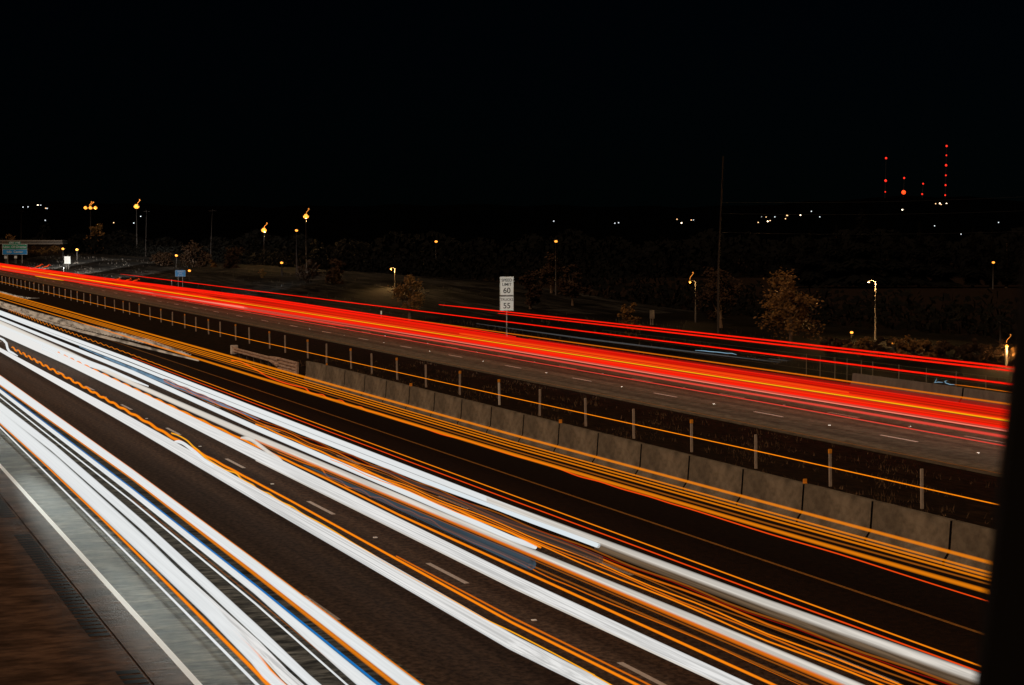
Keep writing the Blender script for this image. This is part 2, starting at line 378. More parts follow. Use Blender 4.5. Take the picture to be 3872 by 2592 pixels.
# dry grass of the median: nobody could count it
m_dry = mat('dry_grass_blade', (0.0500, 0.0275, 0.0125), .9, 0, (0.1300, 0.0800, 0.0400), (3, 3, 3), 3, 0, .3, .7)
rg = random.Random(3); b_ = bmesh.new()
for i in range(9000):
    s = 33 + 95*rg.random()**1.6; x = 29.6 + 13.2*rg.random()
    if math.sin(x*1.7+s*.23)+math.sin(s*.61-x*.9)+rg.uniform(-.9, .9) < .35: continue
    z = -.02 - (x-28)*.0438 if x < 34.4 else -.30-(x-34.4)*.0463
    for j in range(2):
        a = rg.uniform(0, 6.28); h = rg.uniform(.06, .22); w = .012 + .01*rg.random(); dx, dy = math.cos(a)*w, math.sin(a)*w
        ox, oy = rg.uniform(-.12, .12), rg.uniform(-.12, .12); lx, ly = rg.uniform(-.09, .09), rg.uniform(-.09, .09)
        b_.faces.new([b_.verts.new((x+ox-dx, s+oy-dy, z)), b_.verts.new((x+ox+dx, s+oy+dy, z)), b_.verts.new((x+ox+lx, s+oy+ly, z+h))])
tag(obj('dry_grass', b_, m_dry), 'sparse dry grass tufts on the dark median', 'grass', kind='stuff')

m_vdry = mat('pale_grass_blade', (.012, .011, .008), .9, 0, (.06, .05, .04), (.5, .04, 1), 4, 0, .38, .62)
rg = random.Random(5); b_ = bmesh.new()
for i in range(16000):
    s = 60+620*rg.random()**.9; x = 61.3 + 26*rg.random()**1.3
    if s > 190 and rg.random() < .8 or math.sin(x*1.1+s*.03)+math.sin(s*.05-x*.7)+rg.uniform(-1, 1) < .1: continue
    z = vz(x, s)-.02; k_ = 1+s/250
    a = rg.uniform(0, 6.28); hh = rg.uniform(.10, .30)*k_**.5; w = .03*k_; dx, dy = math.cos(a)*w, math.sin(a)*w
    b_.faces.new([b_.verts.new((x-dx, s-dy, z)), b_.verts.new((x+dx, s+dy, z)), b_.verts.new((x+rg.uniform(-.1, .1), s+rg.uniform(-.1, .1), z+hh))])
tag(obj('verge_grass', b_, m_vdry), 'rough pale grass on the far verge', 'grass', kind='stuff')
b_ = bmesh.new()
for i in range(15000):
    s = rg.uniform(90, 640); x = rg.uniform(100, 112); z = rg.uniform(-1, 1.0+2.2*rg.random())+ (2 if s > 230 else 0); l = rg.uniform(.25, .6)
    a = Vector((rg.gauss(0, 1), rg.gauss(0, 1), rg.gauss(0, 1))).normalized(); q = a.orthogonal().normalized(); p = Vector((x, s, z))
    b_.faces.new([b_.verts.new(p+a*l), b_.verts.new(p+q*l*.6), b_.verts.new(p-a*l), b_.verts.new(p-q*l*.6)])
UNDER = b_

# ------------------------------------------------------------------ signs
m_sgnw = mat('white_sign_sheeting', (.64, .70, .70), .5, 0, (.72, .78, .78), (6, 6, 6), 6, 0, .3, .7)
m_sgnk = mat('black_sign_paint', (.012, .011, .010), .6)
m_steel = mat('galvanised_post', (0.1400, 0.1260, 0.1120), .6, .3, (0.2380, 0.2170, 0.1890), (9, 9, 2), 5, 0)
m_green = mat('green_sign_sheeting', (.0, .22, .125), .6)
m_blue = mat('blue_sign_sheeting', (.0, .22, .60), .6)
m_cblue = mat('bright_blue_sheeting', (.0, .20, .55), .5)
def rot_text(x, y, z): return Matrix.Translation((x, y, z)) @ Matrix.Rotation(math.pi/2, 4, 'X')
def panel(parent, name, w, h, z, y, face, border, bw=.02):
    b_ = bmesh.new(); box(b_, -w/2, w/2, y, y+.02, z, z+h, .006); p = obj(name, b_, face, parent)
    b_ = bmesh.new(); i = .025
    for q in ((-w/2+i, w/2-i, z+i, z+i+bw), (-w/2+i, w/2-i, z+h-i-bw, z+h-i), (-w/2+i, -w/2+i+bw, z+i+bw, z+h-i-bw), (w/2-i-bw, w/2-i, z+i+bw, z+h-i-bw)):
        box(b_, q[0], q[1], y-.004, y+.002, q[2], q[3])
    obj('border', b_, border, p)
    return p
sp = Vector((58.75, 152.0, 0))
sg = empty('speed_limit_sign', (sp.x, sp.y, ZF), 'tall two-panel speed limit sign on one post behind the red trails', 'road sign', rz=-R(8))
b_ = bmesh.new(); box(b_, -.05, .05, .03, .12, -.2, 5.5, .01); obj('post', b_, m_steel, sg)
pa = panel(sg, 'speed_panel', 1.25, 1.66, 3.92, 0, m_sgnw, m_sgnk)
tz = 3.95
text_mesh('lettering', 'SPEED', .36, rot_text(0, -.012, tz+1.30), m_sgnk, pa, .004)
text_mesh('lettering', 'LIMIT', .36, rot_text(0, -.012, tz+.93), m_sgnk, pa, .004)
text_mesh('lettering', '60', .68, rot_text(0, -.012, tz+.38), m_sgnk, pa, .006)
pb = panel(sg, 'truck_panel', 1.25, 1.27, 2.57, 0, m_sgnw, m_sgnk)
tz = 2.57
text_mesh('lettering', 'TRUCKS', .31, rot_text(0, -.012, tz+.97), m_sgnk, pb, .003)
text_mesh('lettering', '55', .68, rot_text(0, -.012, tz+.42), m_sgnk, pb, .006)

def two_post(parent, w, top, th=.07):
    for x in (-w*.3, w*.3):
        b_ = bmesh.new(); box(b_, x-th, x+th, .05, .05+2*th, -.3, top, .01); obj('post', b_, m_steel, parent)
# exit sign far left
D = 560; c0 = away(56, 944, D); W = 88/7000*D; Hh = 37/7000*D
ex = empty('exit_sign', (c0.x, c0.y, -.75), 'green and blue university exit sign with a small green tab at the far left', 'road sign', rz=-R(5))
z0 = c0.z - Hh/2 + .75
two_post(ex, W, z0+Hh*.9, .12)
def plate(name, x0, x1, z0_, z1_, mt, parent, y=0):
    b_ = bmesh.new(); box(b_, x0, x1, y, y+.06, z0_, z1_, .03); return obj(name, b_, mt, parent)
wf = mat('white_sign_edge', (.50, .58, .60), .6)
bk = plate('backing', -W/2-.12, W/2+.12, z0-.12, z0+Hh+.12, wf, ex, .03)
pg = plate('green_panel', -W/2, W/2, z0+Hh*.52, z0+Hh, m_green, ex, -.035)
pbq = plate('blue_panel', -W/2, W/2, z0, z0+Hh*.48, m_blue, ex, -.035)
tb = plate('exit_tab', -W*.25, W*.25, z0+Hh+.16, z0+Hh+.85, m_green, ex, -.035)
text_mesh('lettering', 'Univ. Of Oregon', W*.135, rot_text(0, -.06, z0+Hh*.75), wf, pg, .02)
text_mesh('lettering', 'Info  Center', W*.135, rot_text(0, -.06, z0+Hh*.25), wf, pbq, .02)
text_mesh('lettering', 'EXIT 194B', .72, rot_text(0, -.06, z0+Hh+.5), wf, tb, .02)
# small white boards
def board(px, py, w, h, D, label, name='white_marker_board', hz=None, mt=None, group=None):
    c_ = away(px, py, D); w_, h_ = w/7000*D, h/7000*D
    e_ = empty(name, (c_.x, c_.y, -.75), label, 'sign board', group, rz=-R(5)); z_ = c_.z-h_/2+.75
    two_post(e_, w_*.7, z_+h_*.5, .05)
    p_ = panel(e_, 'board', w_, h_, z_, 0, m_sgnw, m_steel, .02); return e_, p_, w_, h_, z_
board(22, 973, 11, 11, 560, 'left small white marker board under the exit sign')
board(59, 973, 10, 10, 560, 'right small white marker board under the exit sign')
board(254.5, 984, 23, 28, 470, 'white rectangular board standing alone on the pale verge', 'white_sign')
e_, p_, w_, h_, z_ = board(682, 1034.5, 39, 24, 322, 'small blue carpool information sign on the verge', 'carpool_sign')
p_.data.materials[0] = m_cblue
for q in p_.children: q.data.materials[0] = wf
for t_, zz, ss in (('CARPOOL', .76, .24), ('INFO', .50, .24), ('687-5555', .22, .23)):
    text_mesh('lettering', t_, ss*1.05, rot_text(0, -.012, z_+h_*zz), wf, p_, .0)
e_, p_, w_, h_, z_ = board(2466, 1190, 20, 32, 190, 'dim grey board half hidden in the dark behind the high red pair', 'grey_sign')
p_.data.materials[0] = m_steel
# delineators on the far verge
for px, py, D, lab in ((1441.5, 1219, 195, 'slim white-topped verge post below the lit tree'), (649, 1085, 300, 'slim white-topped verge post below the carpool sign'), (241, 1031, 480, 'slim white-topped verge post below the lone white board')):
    c_ = ground(px, py, ZF); b_ = bmesh.new(); box(b_, -.05, .05, -.02, .02, 0, 1.0, .008)
    o = obj('verge_post', b_, m_steel); o.location = c_; tag(o, lab, 'marker post')
    b_ = bmesh.new(); box(b_, -.06, .06, -.035, .03, .85, 1.2, .008); obj('reflector', b_, m_sgnw, o)

fn = empty('wire_fence', (62.6, 80, -.75), 'thin wire fence behind the far concrete barrier', 'fence')
fx = [3049, 3101, 3157, 3203, 3257, 3300, 3399, 3503, 3616, 3729, 3835]
for px in fx:
    # station of the post along the fence line
    r_ = ray(px, 1400); s_ = r_.y/r_.x*62.6
    b_ = bmesh.new(); tube(b_, [(0, s_-80, -.3), (0, s_-80, 1.5)], .03, 6); obj('post', b_, m_steel, fn)
for z_ in (.5, 1.0, 1.45):
    b_ = bmesh.new(); tube(b_, [(0, -18, z_), (0, 60, z_)], .006, 4); obj('wire', b_, m_steel, fn)

# ------------------------------------------------------------------ trees
m_bark = mat('bark', (.05, .034, .022), .95, 0, (.12, .08, .05), (6, 6, 2), 5, .4)
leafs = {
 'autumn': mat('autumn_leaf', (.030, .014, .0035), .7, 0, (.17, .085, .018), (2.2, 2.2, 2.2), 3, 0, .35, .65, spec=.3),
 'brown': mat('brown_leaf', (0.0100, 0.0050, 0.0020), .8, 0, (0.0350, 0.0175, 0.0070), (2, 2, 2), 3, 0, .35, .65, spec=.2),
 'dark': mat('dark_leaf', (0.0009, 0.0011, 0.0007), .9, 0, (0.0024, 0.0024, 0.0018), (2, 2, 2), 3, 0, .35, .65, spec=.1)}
tag(obj('undergrowth', UNDER, leafs['dark']), 'dark undergrowth along the back of the verge', 'undergrowth', kind='stuff')
def crown_bm(r, rx, ry, h, n, leaf, seed, clumps=16, gap=.5):
    rg = random.Random(seed); b_ = bmesh.new(); cs = []
    for i in range(clumps):
        while True:
            u = Vector((rg.uniform(-1, 1), rg.uniform(-1, 1), rg.uniform(-1, 1)))
            if u.length < 1: break
        u *= rg.uniform(.6, 1.08)
        cs.append((Vector((u.x*rx*(1-.35*max(u.z, 0)), u.y*ry, u.z*h/2)), rg.uniform(.10, .34)*min(rx, h/2)))
    for i in range(n):
        c_, rr = rg.choice(cs)
        v = Vector((rg.gauss(0, 1), rg.gauss(0, 1), rg.gauss(0, .8)))*rr*.62
        p = c_+v; a = Vector((rg.gauss(0, 1), rg.gauss(0, 1), rg.gauss(0, .6))).normalized(); q = a.orthogonal().normalized()
        l = leaf*rg.uniform(.6, 1.3)
        b_.faces.new([b_.verts.new(p+a*l), b_.verts.new(p+q*l*.45), b_.verts.new(p-a*l*.8), b_.verts.new(p-q*l*.45)])
    return b_, cs
def tree(name, base, height, width, label, kind='brown', n=2600, leaf=.22, seed=1, trunk=.28, cat='tree', group=None, lean=0, clumps=16):
    t = empty(name, base, label, cat, group)
    hc = height*(1-trunk); b_, cs = crown_bm(0, width/2, width/2, hc, n, leaf, seed, clumps)
    for v in b_.verts: v.co += Vector((lean*v.co.z, 0, height*trunk+hc/2))
    obj('crown', b_, leafs[kind], t)
    if trunk > .02:
        b_ = bmesh.new(); r0 = .035*height+.03
        tube(b_, [(0, 0, -.3), (.05*r0, 0, height*trunk), (lean, 0, height*.75)], [r0, r0*.75, r0*.25], 8)
        for i, (c_, rr) in enumerate(cs[:6]):
            e_ = c_ + Vector((0, 0, height*trunk+hc/2))
            tube(b_, [(0, 0, height*(trunk+.05*i/2)), tuple(e_*.5+Vector((0, 0, height*.2))), tuple(e_)], [r0*.45, r0*.25, r0*.08], 5)
        obj('trunk', b_, m_bark, t, True)
    return t
def ptree(name, px, ybase, ytop, wpx, label, kind='brown', D=None, **k):
    b0 = ground(px, ybase, -.75); D0 = (b0-EYE).dot(FWD)
    if D: D0 = D; b0 = away(px, ybase, D); b0.z = -.75
    top = away(px, ytop, D0); return tree(name, b0, top.z+.75, wpx/7000*D0, label, kind, **k)
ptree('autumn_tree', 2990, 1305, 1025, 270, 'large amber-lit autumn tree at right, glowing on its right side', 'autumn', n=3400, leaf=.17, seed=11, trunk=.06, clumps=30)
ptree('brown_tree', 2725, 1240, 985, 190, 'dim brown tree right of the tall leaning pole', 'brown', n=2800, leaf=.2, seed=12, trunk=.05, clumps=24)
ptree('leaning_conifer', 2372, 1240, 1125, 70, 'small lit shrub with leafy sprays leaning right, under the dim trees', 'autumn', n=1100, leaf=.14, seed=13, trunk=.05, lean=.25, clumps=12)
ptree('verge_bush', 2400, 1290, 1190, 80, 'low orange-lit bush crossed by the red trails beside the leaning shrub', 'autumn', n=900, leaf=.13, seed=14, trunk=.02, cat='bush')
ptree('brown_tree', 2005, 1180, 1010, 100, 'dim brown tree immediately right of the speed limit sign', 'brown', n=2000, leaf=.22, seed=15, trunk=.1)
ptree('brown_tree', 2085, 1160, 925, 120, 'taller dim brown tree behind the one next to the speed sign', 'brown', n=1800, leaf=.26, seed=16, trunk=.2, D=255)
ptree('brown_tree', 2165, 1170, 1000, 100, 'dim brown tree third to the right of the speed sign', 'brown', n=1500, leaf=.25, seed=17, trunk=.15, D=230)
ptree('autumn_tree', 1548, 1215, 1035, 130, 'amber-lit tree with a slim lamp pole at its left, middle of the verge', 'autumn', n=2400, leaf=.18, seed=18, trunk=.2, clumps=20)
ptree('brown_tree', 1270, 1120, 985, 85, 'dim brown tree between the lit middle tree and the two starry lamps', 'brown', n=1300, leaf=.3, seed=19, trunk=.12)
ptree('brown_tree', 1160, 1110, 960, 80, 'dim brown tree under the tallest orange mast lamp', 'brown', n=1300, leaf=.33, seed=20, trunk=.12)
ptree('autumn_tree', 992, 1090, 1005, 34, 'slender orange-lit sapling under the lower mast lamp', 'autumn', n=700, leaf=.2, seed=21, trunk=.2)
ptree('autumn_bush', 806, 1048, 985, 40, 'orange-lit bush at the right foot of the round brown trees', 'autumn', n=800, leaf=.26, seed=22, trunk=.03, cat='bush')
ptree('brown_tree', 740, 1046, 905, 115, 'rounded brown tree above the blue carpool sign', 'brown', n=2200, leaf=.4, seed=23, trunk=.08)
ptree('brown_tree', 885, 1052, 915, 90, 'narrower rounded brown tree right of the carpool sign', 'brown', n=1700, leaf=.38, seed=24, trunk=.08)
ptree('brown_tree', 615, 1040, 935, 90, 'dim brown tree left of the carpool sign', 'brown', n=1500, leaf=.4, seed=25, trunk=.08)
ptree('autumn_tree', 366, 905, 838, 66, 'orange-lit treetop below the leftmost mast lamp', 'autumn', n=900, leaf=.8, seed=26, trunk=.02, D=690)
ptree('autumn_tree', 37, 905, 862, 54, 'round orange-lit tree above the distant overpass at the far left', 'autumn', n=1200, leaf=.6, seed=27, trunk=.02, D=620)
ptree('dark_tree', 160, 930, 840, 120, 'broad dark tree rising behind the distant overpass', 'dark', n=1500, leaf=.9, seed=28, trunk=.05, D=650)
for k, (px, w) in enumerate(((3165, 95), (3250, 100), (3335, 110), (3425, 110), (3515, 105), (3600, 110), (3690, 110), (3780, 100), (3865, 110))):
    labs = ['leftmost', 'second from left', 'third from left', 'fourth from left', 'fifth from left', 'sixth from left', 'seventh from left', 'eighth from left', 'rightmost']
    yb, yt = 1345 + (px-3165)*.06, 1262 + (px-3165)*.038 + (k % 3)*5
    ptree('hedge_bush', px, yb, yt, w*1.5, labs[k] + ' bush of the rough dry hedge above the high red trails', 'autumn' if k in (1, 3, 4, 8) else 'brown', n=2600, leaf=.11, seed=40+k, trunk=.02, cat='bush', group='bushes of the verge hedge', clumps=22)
# conifers standing against the night sky at right, and a dark wood that reads as one mass
def conifer_bm(h, w, seed, n=900):
    rg = random.Random(seed); b_ = bmesh.new()
    for i in range(n):
        t = rg.random()**1.3; z = h*(.06+.94*t); rr = w/2*(1-t)**.85*(rg.random()**.35)*(.8+.35*math.sin(z*2.3+seed))
        a = rg.uniform(0, 6.28); p = Vector((math.cos(a)*rr, math.sin(a)*rr, z)); d = Vector((math.cos(a), math.sin(a), -.45)).normalized(); q = Vector((-math.sin(a), math.cos(a), 0))
        l = w*.13*(1.25-t)
        b_.faces.new([b_.verts.new(p+d*l), b_.verts.new(p+q*l*.5), b_.verts.new(p-d*l*.5), b_.verts.new(p-q*l*.5)])
    return b_
for k, (px, yt, w, lab) in enumerate(((3061, 872, 120, 'broad dark conifer below the red beacon masts'), (3255, 790, 190, 'tallest and widest dark conifer under the beacons'), (3385, 870, 120, 'dark conifer just right of the tallest one'), (3474, 838, 100, 'pointed dark conifer left of the tall beacon mast'),
        (3560, 880, 130, 'rounded dark conifer under the tall beacon mast'), (3677, 858, 90, 'sharp dark conifer right of the tall beacon mast'), (3747, 862, 75, 'narrow dark conifer, second from the right edge group'), (3805, 885, 45, 'smallest dark conifer near the right edge'), (3868, 852, 90, 'dark conifer cut by the right edge'),
        (3160, 850, 130, 'dark conifer between the broad and the tallest ones'), (2985, 900, 100, 'dark conifer leftmost of the skyline row'))):
    D = 330; b0 = away(px, 1100, D); t = empty('conifer', (b0.x, b0.y, -1), lab, 'tree', 'dark conifers on the skyline'); h = away(px, yt, D).z+1
    obj('crown', conifer_bm(h, w/7000*D*1.1, 60+k, 1700), leafs['dark'], t)
    b_ = bmesh.new(); tube(b_, [(0, 0, -.3), (0, 0, h*.5), (0, 0, h*.93)], [.35, .2, .04], 6); obj('trunk', b_, m_bark, t)
rg = random.Random(99); b_ = bmesh.new()
for i in range(26000):
    px = rg.uniform(-300, 4300); D = rg.uniform(400, 470) if px > 1180 else rg.uniform(640, 740)
    top = 900 + 18*math.sin(px*.011) + 12*math.sin(px*.037) + (0 if px < 2900 else -10)
    py = rg.uniform(top, 1070 if px > 1180 else 975); p = away(px, py, D); l = rg.uniform(.5, 1.2)
    a = Vector((rg.gauss(0, 1), rg.gauss(0, 1), rg.gauss(0, 1))).normalized(); q = a.orthogonal().normalized()
    b_.faces.new([b_.verts.new(p+a*l), b_.verts.new(p+q*l*.6), b_.verts.new(p-a*l), b_.verts.new(p-q*l*.6)])
tag(obj('distant_wood', b_, leafs['dark']), 'dark far-off wood behind the verge, one unlit mass', 'wood', kind='stuff')

# the hill behind the town
m_hill = mat('night_hill', (.0004, .0006, .0008), 1, 0, (.0008, .0010, .0012), (.01, .01, .01), 5, 0, spec=0)
b_ = bmesh.new(); rows = []; HD = ((700, 0), (1500, .25), (2200, .75), (2600, 1.0), (3400, .6))
def on_hill(px, py):
    prof = hprof(px)
    for D in range(720, 2590, 10):
        for (d0, f0), (d1, f1) in zip(HD, HD[1:]):
            if d0 <= D <= d1: f_ = f0+(f1-f0)*(D-d0)/(d1-d0)
        p = away(px, py, D)
        if p.z-1.5 <= -1+f_*(away(px, prof, 2600).z+1): return away(px, py, D-12)
    return away(px, py, 2590)
def hprof(px): return 790 - 45*math.exp(-((px-3500)/520)**2) - 12*math.exp(-((px-1700)/700)**2) - 25*math.exp(-((px-200)/500)**2) + 5*math.sin(px*.02)+3*math.sin(px*.053)
for j, (D, f_) in enumerate(HD):
    row = []
    for i in range(61):
        px = -1500 + i*120
        prof = hprof(px)
        p = away(px, 880, D); p.z = -1 + f_*(away(px, prof, 2600).z+1)
        row.append(b_.verts.new(p))
    rows.append(row)
for r0_, r1_ in zip(rows, rows[1:]):
    for i in range(60): b_.faces.new((r0_[i], r0_[i+1], r1_[i+1], r1_[i]))
tag(obj('hills', b_, m_hill, None, True), kind='structure')

# ------------------------------------------------------------------ lamps
m_pole = mat('lamp_pole_steel', (.015, .012, .010), .7, 0)
m_sod = glow('sodium_lens', (1.0, .36, .045), 1.9)
m_warm = glow('warm_lens', (1.0, .55, .20), 1.5)
m_whitel = glow('white_lens', (.85, .95, 1.0), 3)
def point(loc, e, col=(1.0, .55, .18), r=.25):
    l = bpy.data.lights.new('lamp_light', 'POINT'); l.energy = e; l.color = col; l.shadow_soft_size = r
    o = bpy.data.objects.new('lamp_light', l); C.objects.link(o); o.location = loc; return o
def street_lamp(px, py, D, label, arm=-1, r=.35, energy=2500, heads=1, lens=None, group=None, lampx=None, col=(1., .55, .18)):
    """pole at pixel column px; its head hangs arm metres to the side"""
    c_ = away(px, py, D); e_ = empty('street_lamp', (c_.x, c_.y, -.75), label, 'street lamp', group, rz=-PSI); h = c_.z+.75
    b_ = bmesh.new(); tube(b_, [(0, 0, -.3), (0, 0, h*.5), (0, 0, h)], [.09+D/6000, .07+D/6000, .05+D/6000], 8); obj('pole', b_, m_pole, e_, True)
    b_ = bmesh.new(); tube(b_, [(0, 0, h-.05), (arm*.5, 0, h+.12), (arm, 0, h+.1)], [.045, .04, .035], 6); obj('arm', b_, m_pole, e_, True)
    for k in range(heads):
        x = arm + (k-(heads-1)/2)*r*2.2
        b_ = bmesh.new(); box(b_, x-r*.9, x+r*.9, -r*.5, r*.5, h+.05, h+.05+r*.4, .03); hd = obj('lamp_head', b_, m_pole, e_)
        b_ = bmesh.new(); bmesh.ops.create_uvsphere(b_, u_segments=12, v_segments=8, radius=r)
        for v in b_.verts: v.co = Vector((v.co.x*.85+x, v.co.y*.85, v.co.z*.7+h-.05))
        obj('lens', b_, lens or m_sod, hd, True)
    q = Matrix.Rotation(-PSI, 4, 'Z') @ Vector((arm, 0, 0))
    if energy: point((c_.x+q.x, c_.y+q.y-.1, c_.z-.5), energy, col)
    return e_
street_lamp(342, 786, 700, 'leftmost mast lamp with a cluster of three orange heads', arm=.01, r=.85, heads=3, energy=45000)
street_lamp(516, 781, 600, 'single-headed orange mast lamp next right of the three-headed one', arm=.01, r=1.05, energy=30000)
street_lamp(998, 870, 430, 'lower of the two orange mast lamps in the centre-left', arm=.01, r=.75, energy=16000)
street_lamp(1157, 818, 400, 'higher of the two orange mast lamps in the centre-left', arm=.01, r=.72, energy=16000)
street_lamp(1494, 1016, 262, 'slim pole with a small lamp to its left beside the lit middle tree', arm=-.6, r=.16, energy=2000)
street_lamp(2631, 1065, 195, 'pole with a lamp on a left arm beside the tall leaning pole', arm=-.62, r=.14, energy=300)
street_lamp(3312, 1065, 164, 'tall bright pole with a lamp on a left arm at right', arm=-.62, r=.12, energy=3200, lens=m_warm)
street_lamp(3806, 1306, 131, 'glaring low orange lamp at the right edge above the hedge', arm=.01, r=.13, energy=900)
e_ = street_lamp(3784, 1222, 150, 'slim unlit pole beside the glaring low lamp', arm=-.25, r=.05, energy=0, lens=m_pole)
for px, py, D, lab in ((291, 944, 520, 'small warm lamp low at left, right of the exit sign'), (238, 941, 560, 'faint lamp at the end of the distant overpass'), (667, 966, 400, 'small pale lamp above the carpool sign'), (716, 1023, 345, 'small white lamp right of the carpool sign'),
        (1121, 871, 330, 'small orange lamp left of the higher mast lamp'), (1065, 993, 320, 'small orange lamp low between the two mast lamps'), (1649, 913, 330, 'lone small orange lamp above the lit middle tree'), (2102, 912, 250, 'lone small orange lamp in the treetops right of the speed sign'),
        (3220, 1256, 168, 'tiny orange lamp low above the hedge at its left'), (3377, 1295, 150, 'tiny orange lamp inside the hedge'), (3756, 992, 320, 'tiny orange lamp in the dark trees at right')):
    street_lamp(px, py, D, lab, arm=.01, r=.0019*D/2.2+.03, energy=0)

# lights on the hillside
m_dot = [glow('window_warm', (1., .6, .3), 1.5), glow('window_white', (.8, .9, 1.), 1.1), glow('window_bright', (1., .8, .55), 4)]
labels_h = {0: 'tiny warm light on the dark hillside', 1: 'tiny pale light on the dark hillside', 2: 'bright warm-white light on the dark hillside'}
dots = [(2094, 837, 1), (2325, 845, 1), (2339, 843, 1), (2560, 830, 0), (2577, 844, 2), (2614, 833, 0), (2622, 833, 1), (2867, 842, 0), (2880, 822, 1), (2897, 822, 0), (2903, 838, 2), (2912, 835, 0), (2930, 821, 1), (2970, 828, 0), (2975, 815, 0), (2978, 816, 0), (3027, 814, 2), (3068, 800, 1), (3100, 821, 1), (3534, 855, 1), (3634, 886, 1), (3776, 842, 1),
        (3412, 794, 2), (3538, 771, 0), (3554, 770, 2), (3559, 774, 0), (3579, 771, 2), (87, 784, 1), (106, 783, 1), (143, 777, 2), (154, 777, 1), (173, 788, 0), (178, 789, 1), (171, 834, 1), (532, 819, 1), (506, 844, 1), (430, 843, 0), (1520, 903, 1), (3660, 900, 1)]
dm = {}
for px, py, k in dots:
    if k not in dm:
        b_ = bmesh.new(); bmesh.ops.create_icosphere(b_, subdivisions=1, radius=1.15 if k == 2 else .9)
        for v in b_.verts: v.co.y *= .5; v.co.z *= .8
        o = obj('hillside_light', b_, m_dot[k]); dm[k] = o
    else: o = dm[k].copy(); C.objects.link(o)
    q = on_hill(px, py); D_ = (q-EYE).dot(FWD); o.location = q; o.scale = (D_/2200,)*3
    tag(o, labels_h[k], 'light', labels_h[k].replace('light', 'lights').replace('tiny ', ''))
# radio masts with red beacons
m_red = glow('beacon_red', (1., .03, .015), 1.2); m_redb = glow('beacon_red_bright', (1., .06, .01), 2.2)
m_mast = mat('mast_steel', (.01, .01, .012), .8)
for px0, lts, lab in ((3350, [(3350.6, 599, 2.2), (3349, 684, 2.6), (3347.5, 726.6, 1.3)], 'leftmost radio mast with three red beacons'), (3419, [(3419, 674, 1.9), (3417, 728, 4.2)], 'radio mast with the single largest red beacon'),
        (3490, [(3490.6, 695.6, 1.7), (3487, 735, 1.7)], 'short radio mast with two small red beacons'), (3578, [(3579.5, 553, 2.1), (3578.5, 588.4, 1.5), (3577.5, 626, 2.3), (3576.5, 664, 1.6), (3575.5, 701, 1.8), (3574, 739, 1.6)], 'tallest radio mast with a column of six red beacons')):
    D = 2500; b0 = away(px0-5, 775, D); tp = away(lts[0][0], lts[0][1], D)
    t = empty('radio_mast', b0, lab, 'radio mast', 'beacon masts on the hill')
    b_ = bmesh.new(); v = tp-b0; tube(b_, [(0, 0, -6), tuple(v*.5), tuple(v)], [.5, .4, .3], 4); obj('mast', b_, m_mast, t)
    for x, y, r in lts:
        b_ = bmesh.new(); bmesh.ops.create_icosphere(b_, subdivisions=2, radius=r*.68); bmesh.ops.translate(b_, verts=b_.verts, vec=away(x, y, D-2)-b0)
        obj('beacon', b_, m_redb if r > 3 else m_red, t, True)
# wooden utility poles and their wires
m_upole = mat('creosoted_pole', (.003, .0018, .0012), .9, 0, (.014, .008, .0055), (5, 5, 1), 5, .2)
for (x0, y0, x1, y1, D, r, lab) in ((2717, 1010, 2735, 590, 175, .11, 'very tall leaning wooden pole beside the brown tree'), (797, 945, 803, 791, 460, .12, 'faint wooden pole above the rounded brown trees'), (551, 935, 554, 795, 560, .1, 'faint wooden pole right of the single-headed mast lamp'), (80, 905, 81, 795, 720, .15, 'faint wooden pole at the far left above the overpass')):
    a = away(x0, y0, D); c_ = away(x1, y1, D); v = c_-a; t = empty('utility_pole', (a.x, a.y, -.8), lab, 'utility pole'); base = Vector((a.x, a.y, -.8))
    b_ = bmesh.new(); tube(b_, [(0, 0, -.5), tuple(a-base+v*.01), tuple(c_-base)], [r*1.2, r, r*.75], 8); obj('pole', b_, m_upole, t, True)
    if D < 200: continue
    b_ = bmesh.new(); q = c_-base; box(b_, q.x-.9, q.x+.9, q.y-.05, q.y+.05, q.z-.5, q.z-.38); obj('crossarm', b_, m_upole, t)
for k, (ya, yb, lab) in enumerate(((754, 716, 'upper overhead wire across the right of the sky'), (796, 771, 'middle overhead wire across the right of the sky'), (868, 850, 'lower overhead wire across the right of the sky'))):
    pts = []
    for i in range(25):
        t = i/24; px = 2732 + t*1500; py = ya+12 + (yb-ya)*t*1.1 + 30*(4*t*(1-t))*.5; pts.append(tuple(away(px, py, 175+40*t)))
    b_ = bmesh.new(); tube(b_, pts, .02, 4); tag(obj('overhead_wire', b_, m_mast), lab, 'wire')
# distant overpass at the far left
ov = empty('distant_overpass', away(120, 913, 600), 'low distant overpass with orange-lit bushes below it at the far left', 'overpass', rz=-PSI-R(2))
b_ = bmesh.new(); box(b_, -22, 10, 0, 6, -.15, .35, .03); box(b_, -22, 10, .3, 6, -1.0, -.35, .03); obj('deck', b_, m_barr2, ov)
b_ = bmesh.new(); box(b_, -22, 9.6, .8, 5, -9, -1.0); obj('abutment', b_, m_mgrass, ov)
for k in range(9):
    b_, cs = crown_bm(0, 2.6, 1.4, 3.0, 420, .30, 80+k, 12); o = obj('ivy_clump', b_, leafs['autumn'], ov); o.location = (-20+3.5*k, -1.6, -2.6 - .3*(k % 2))

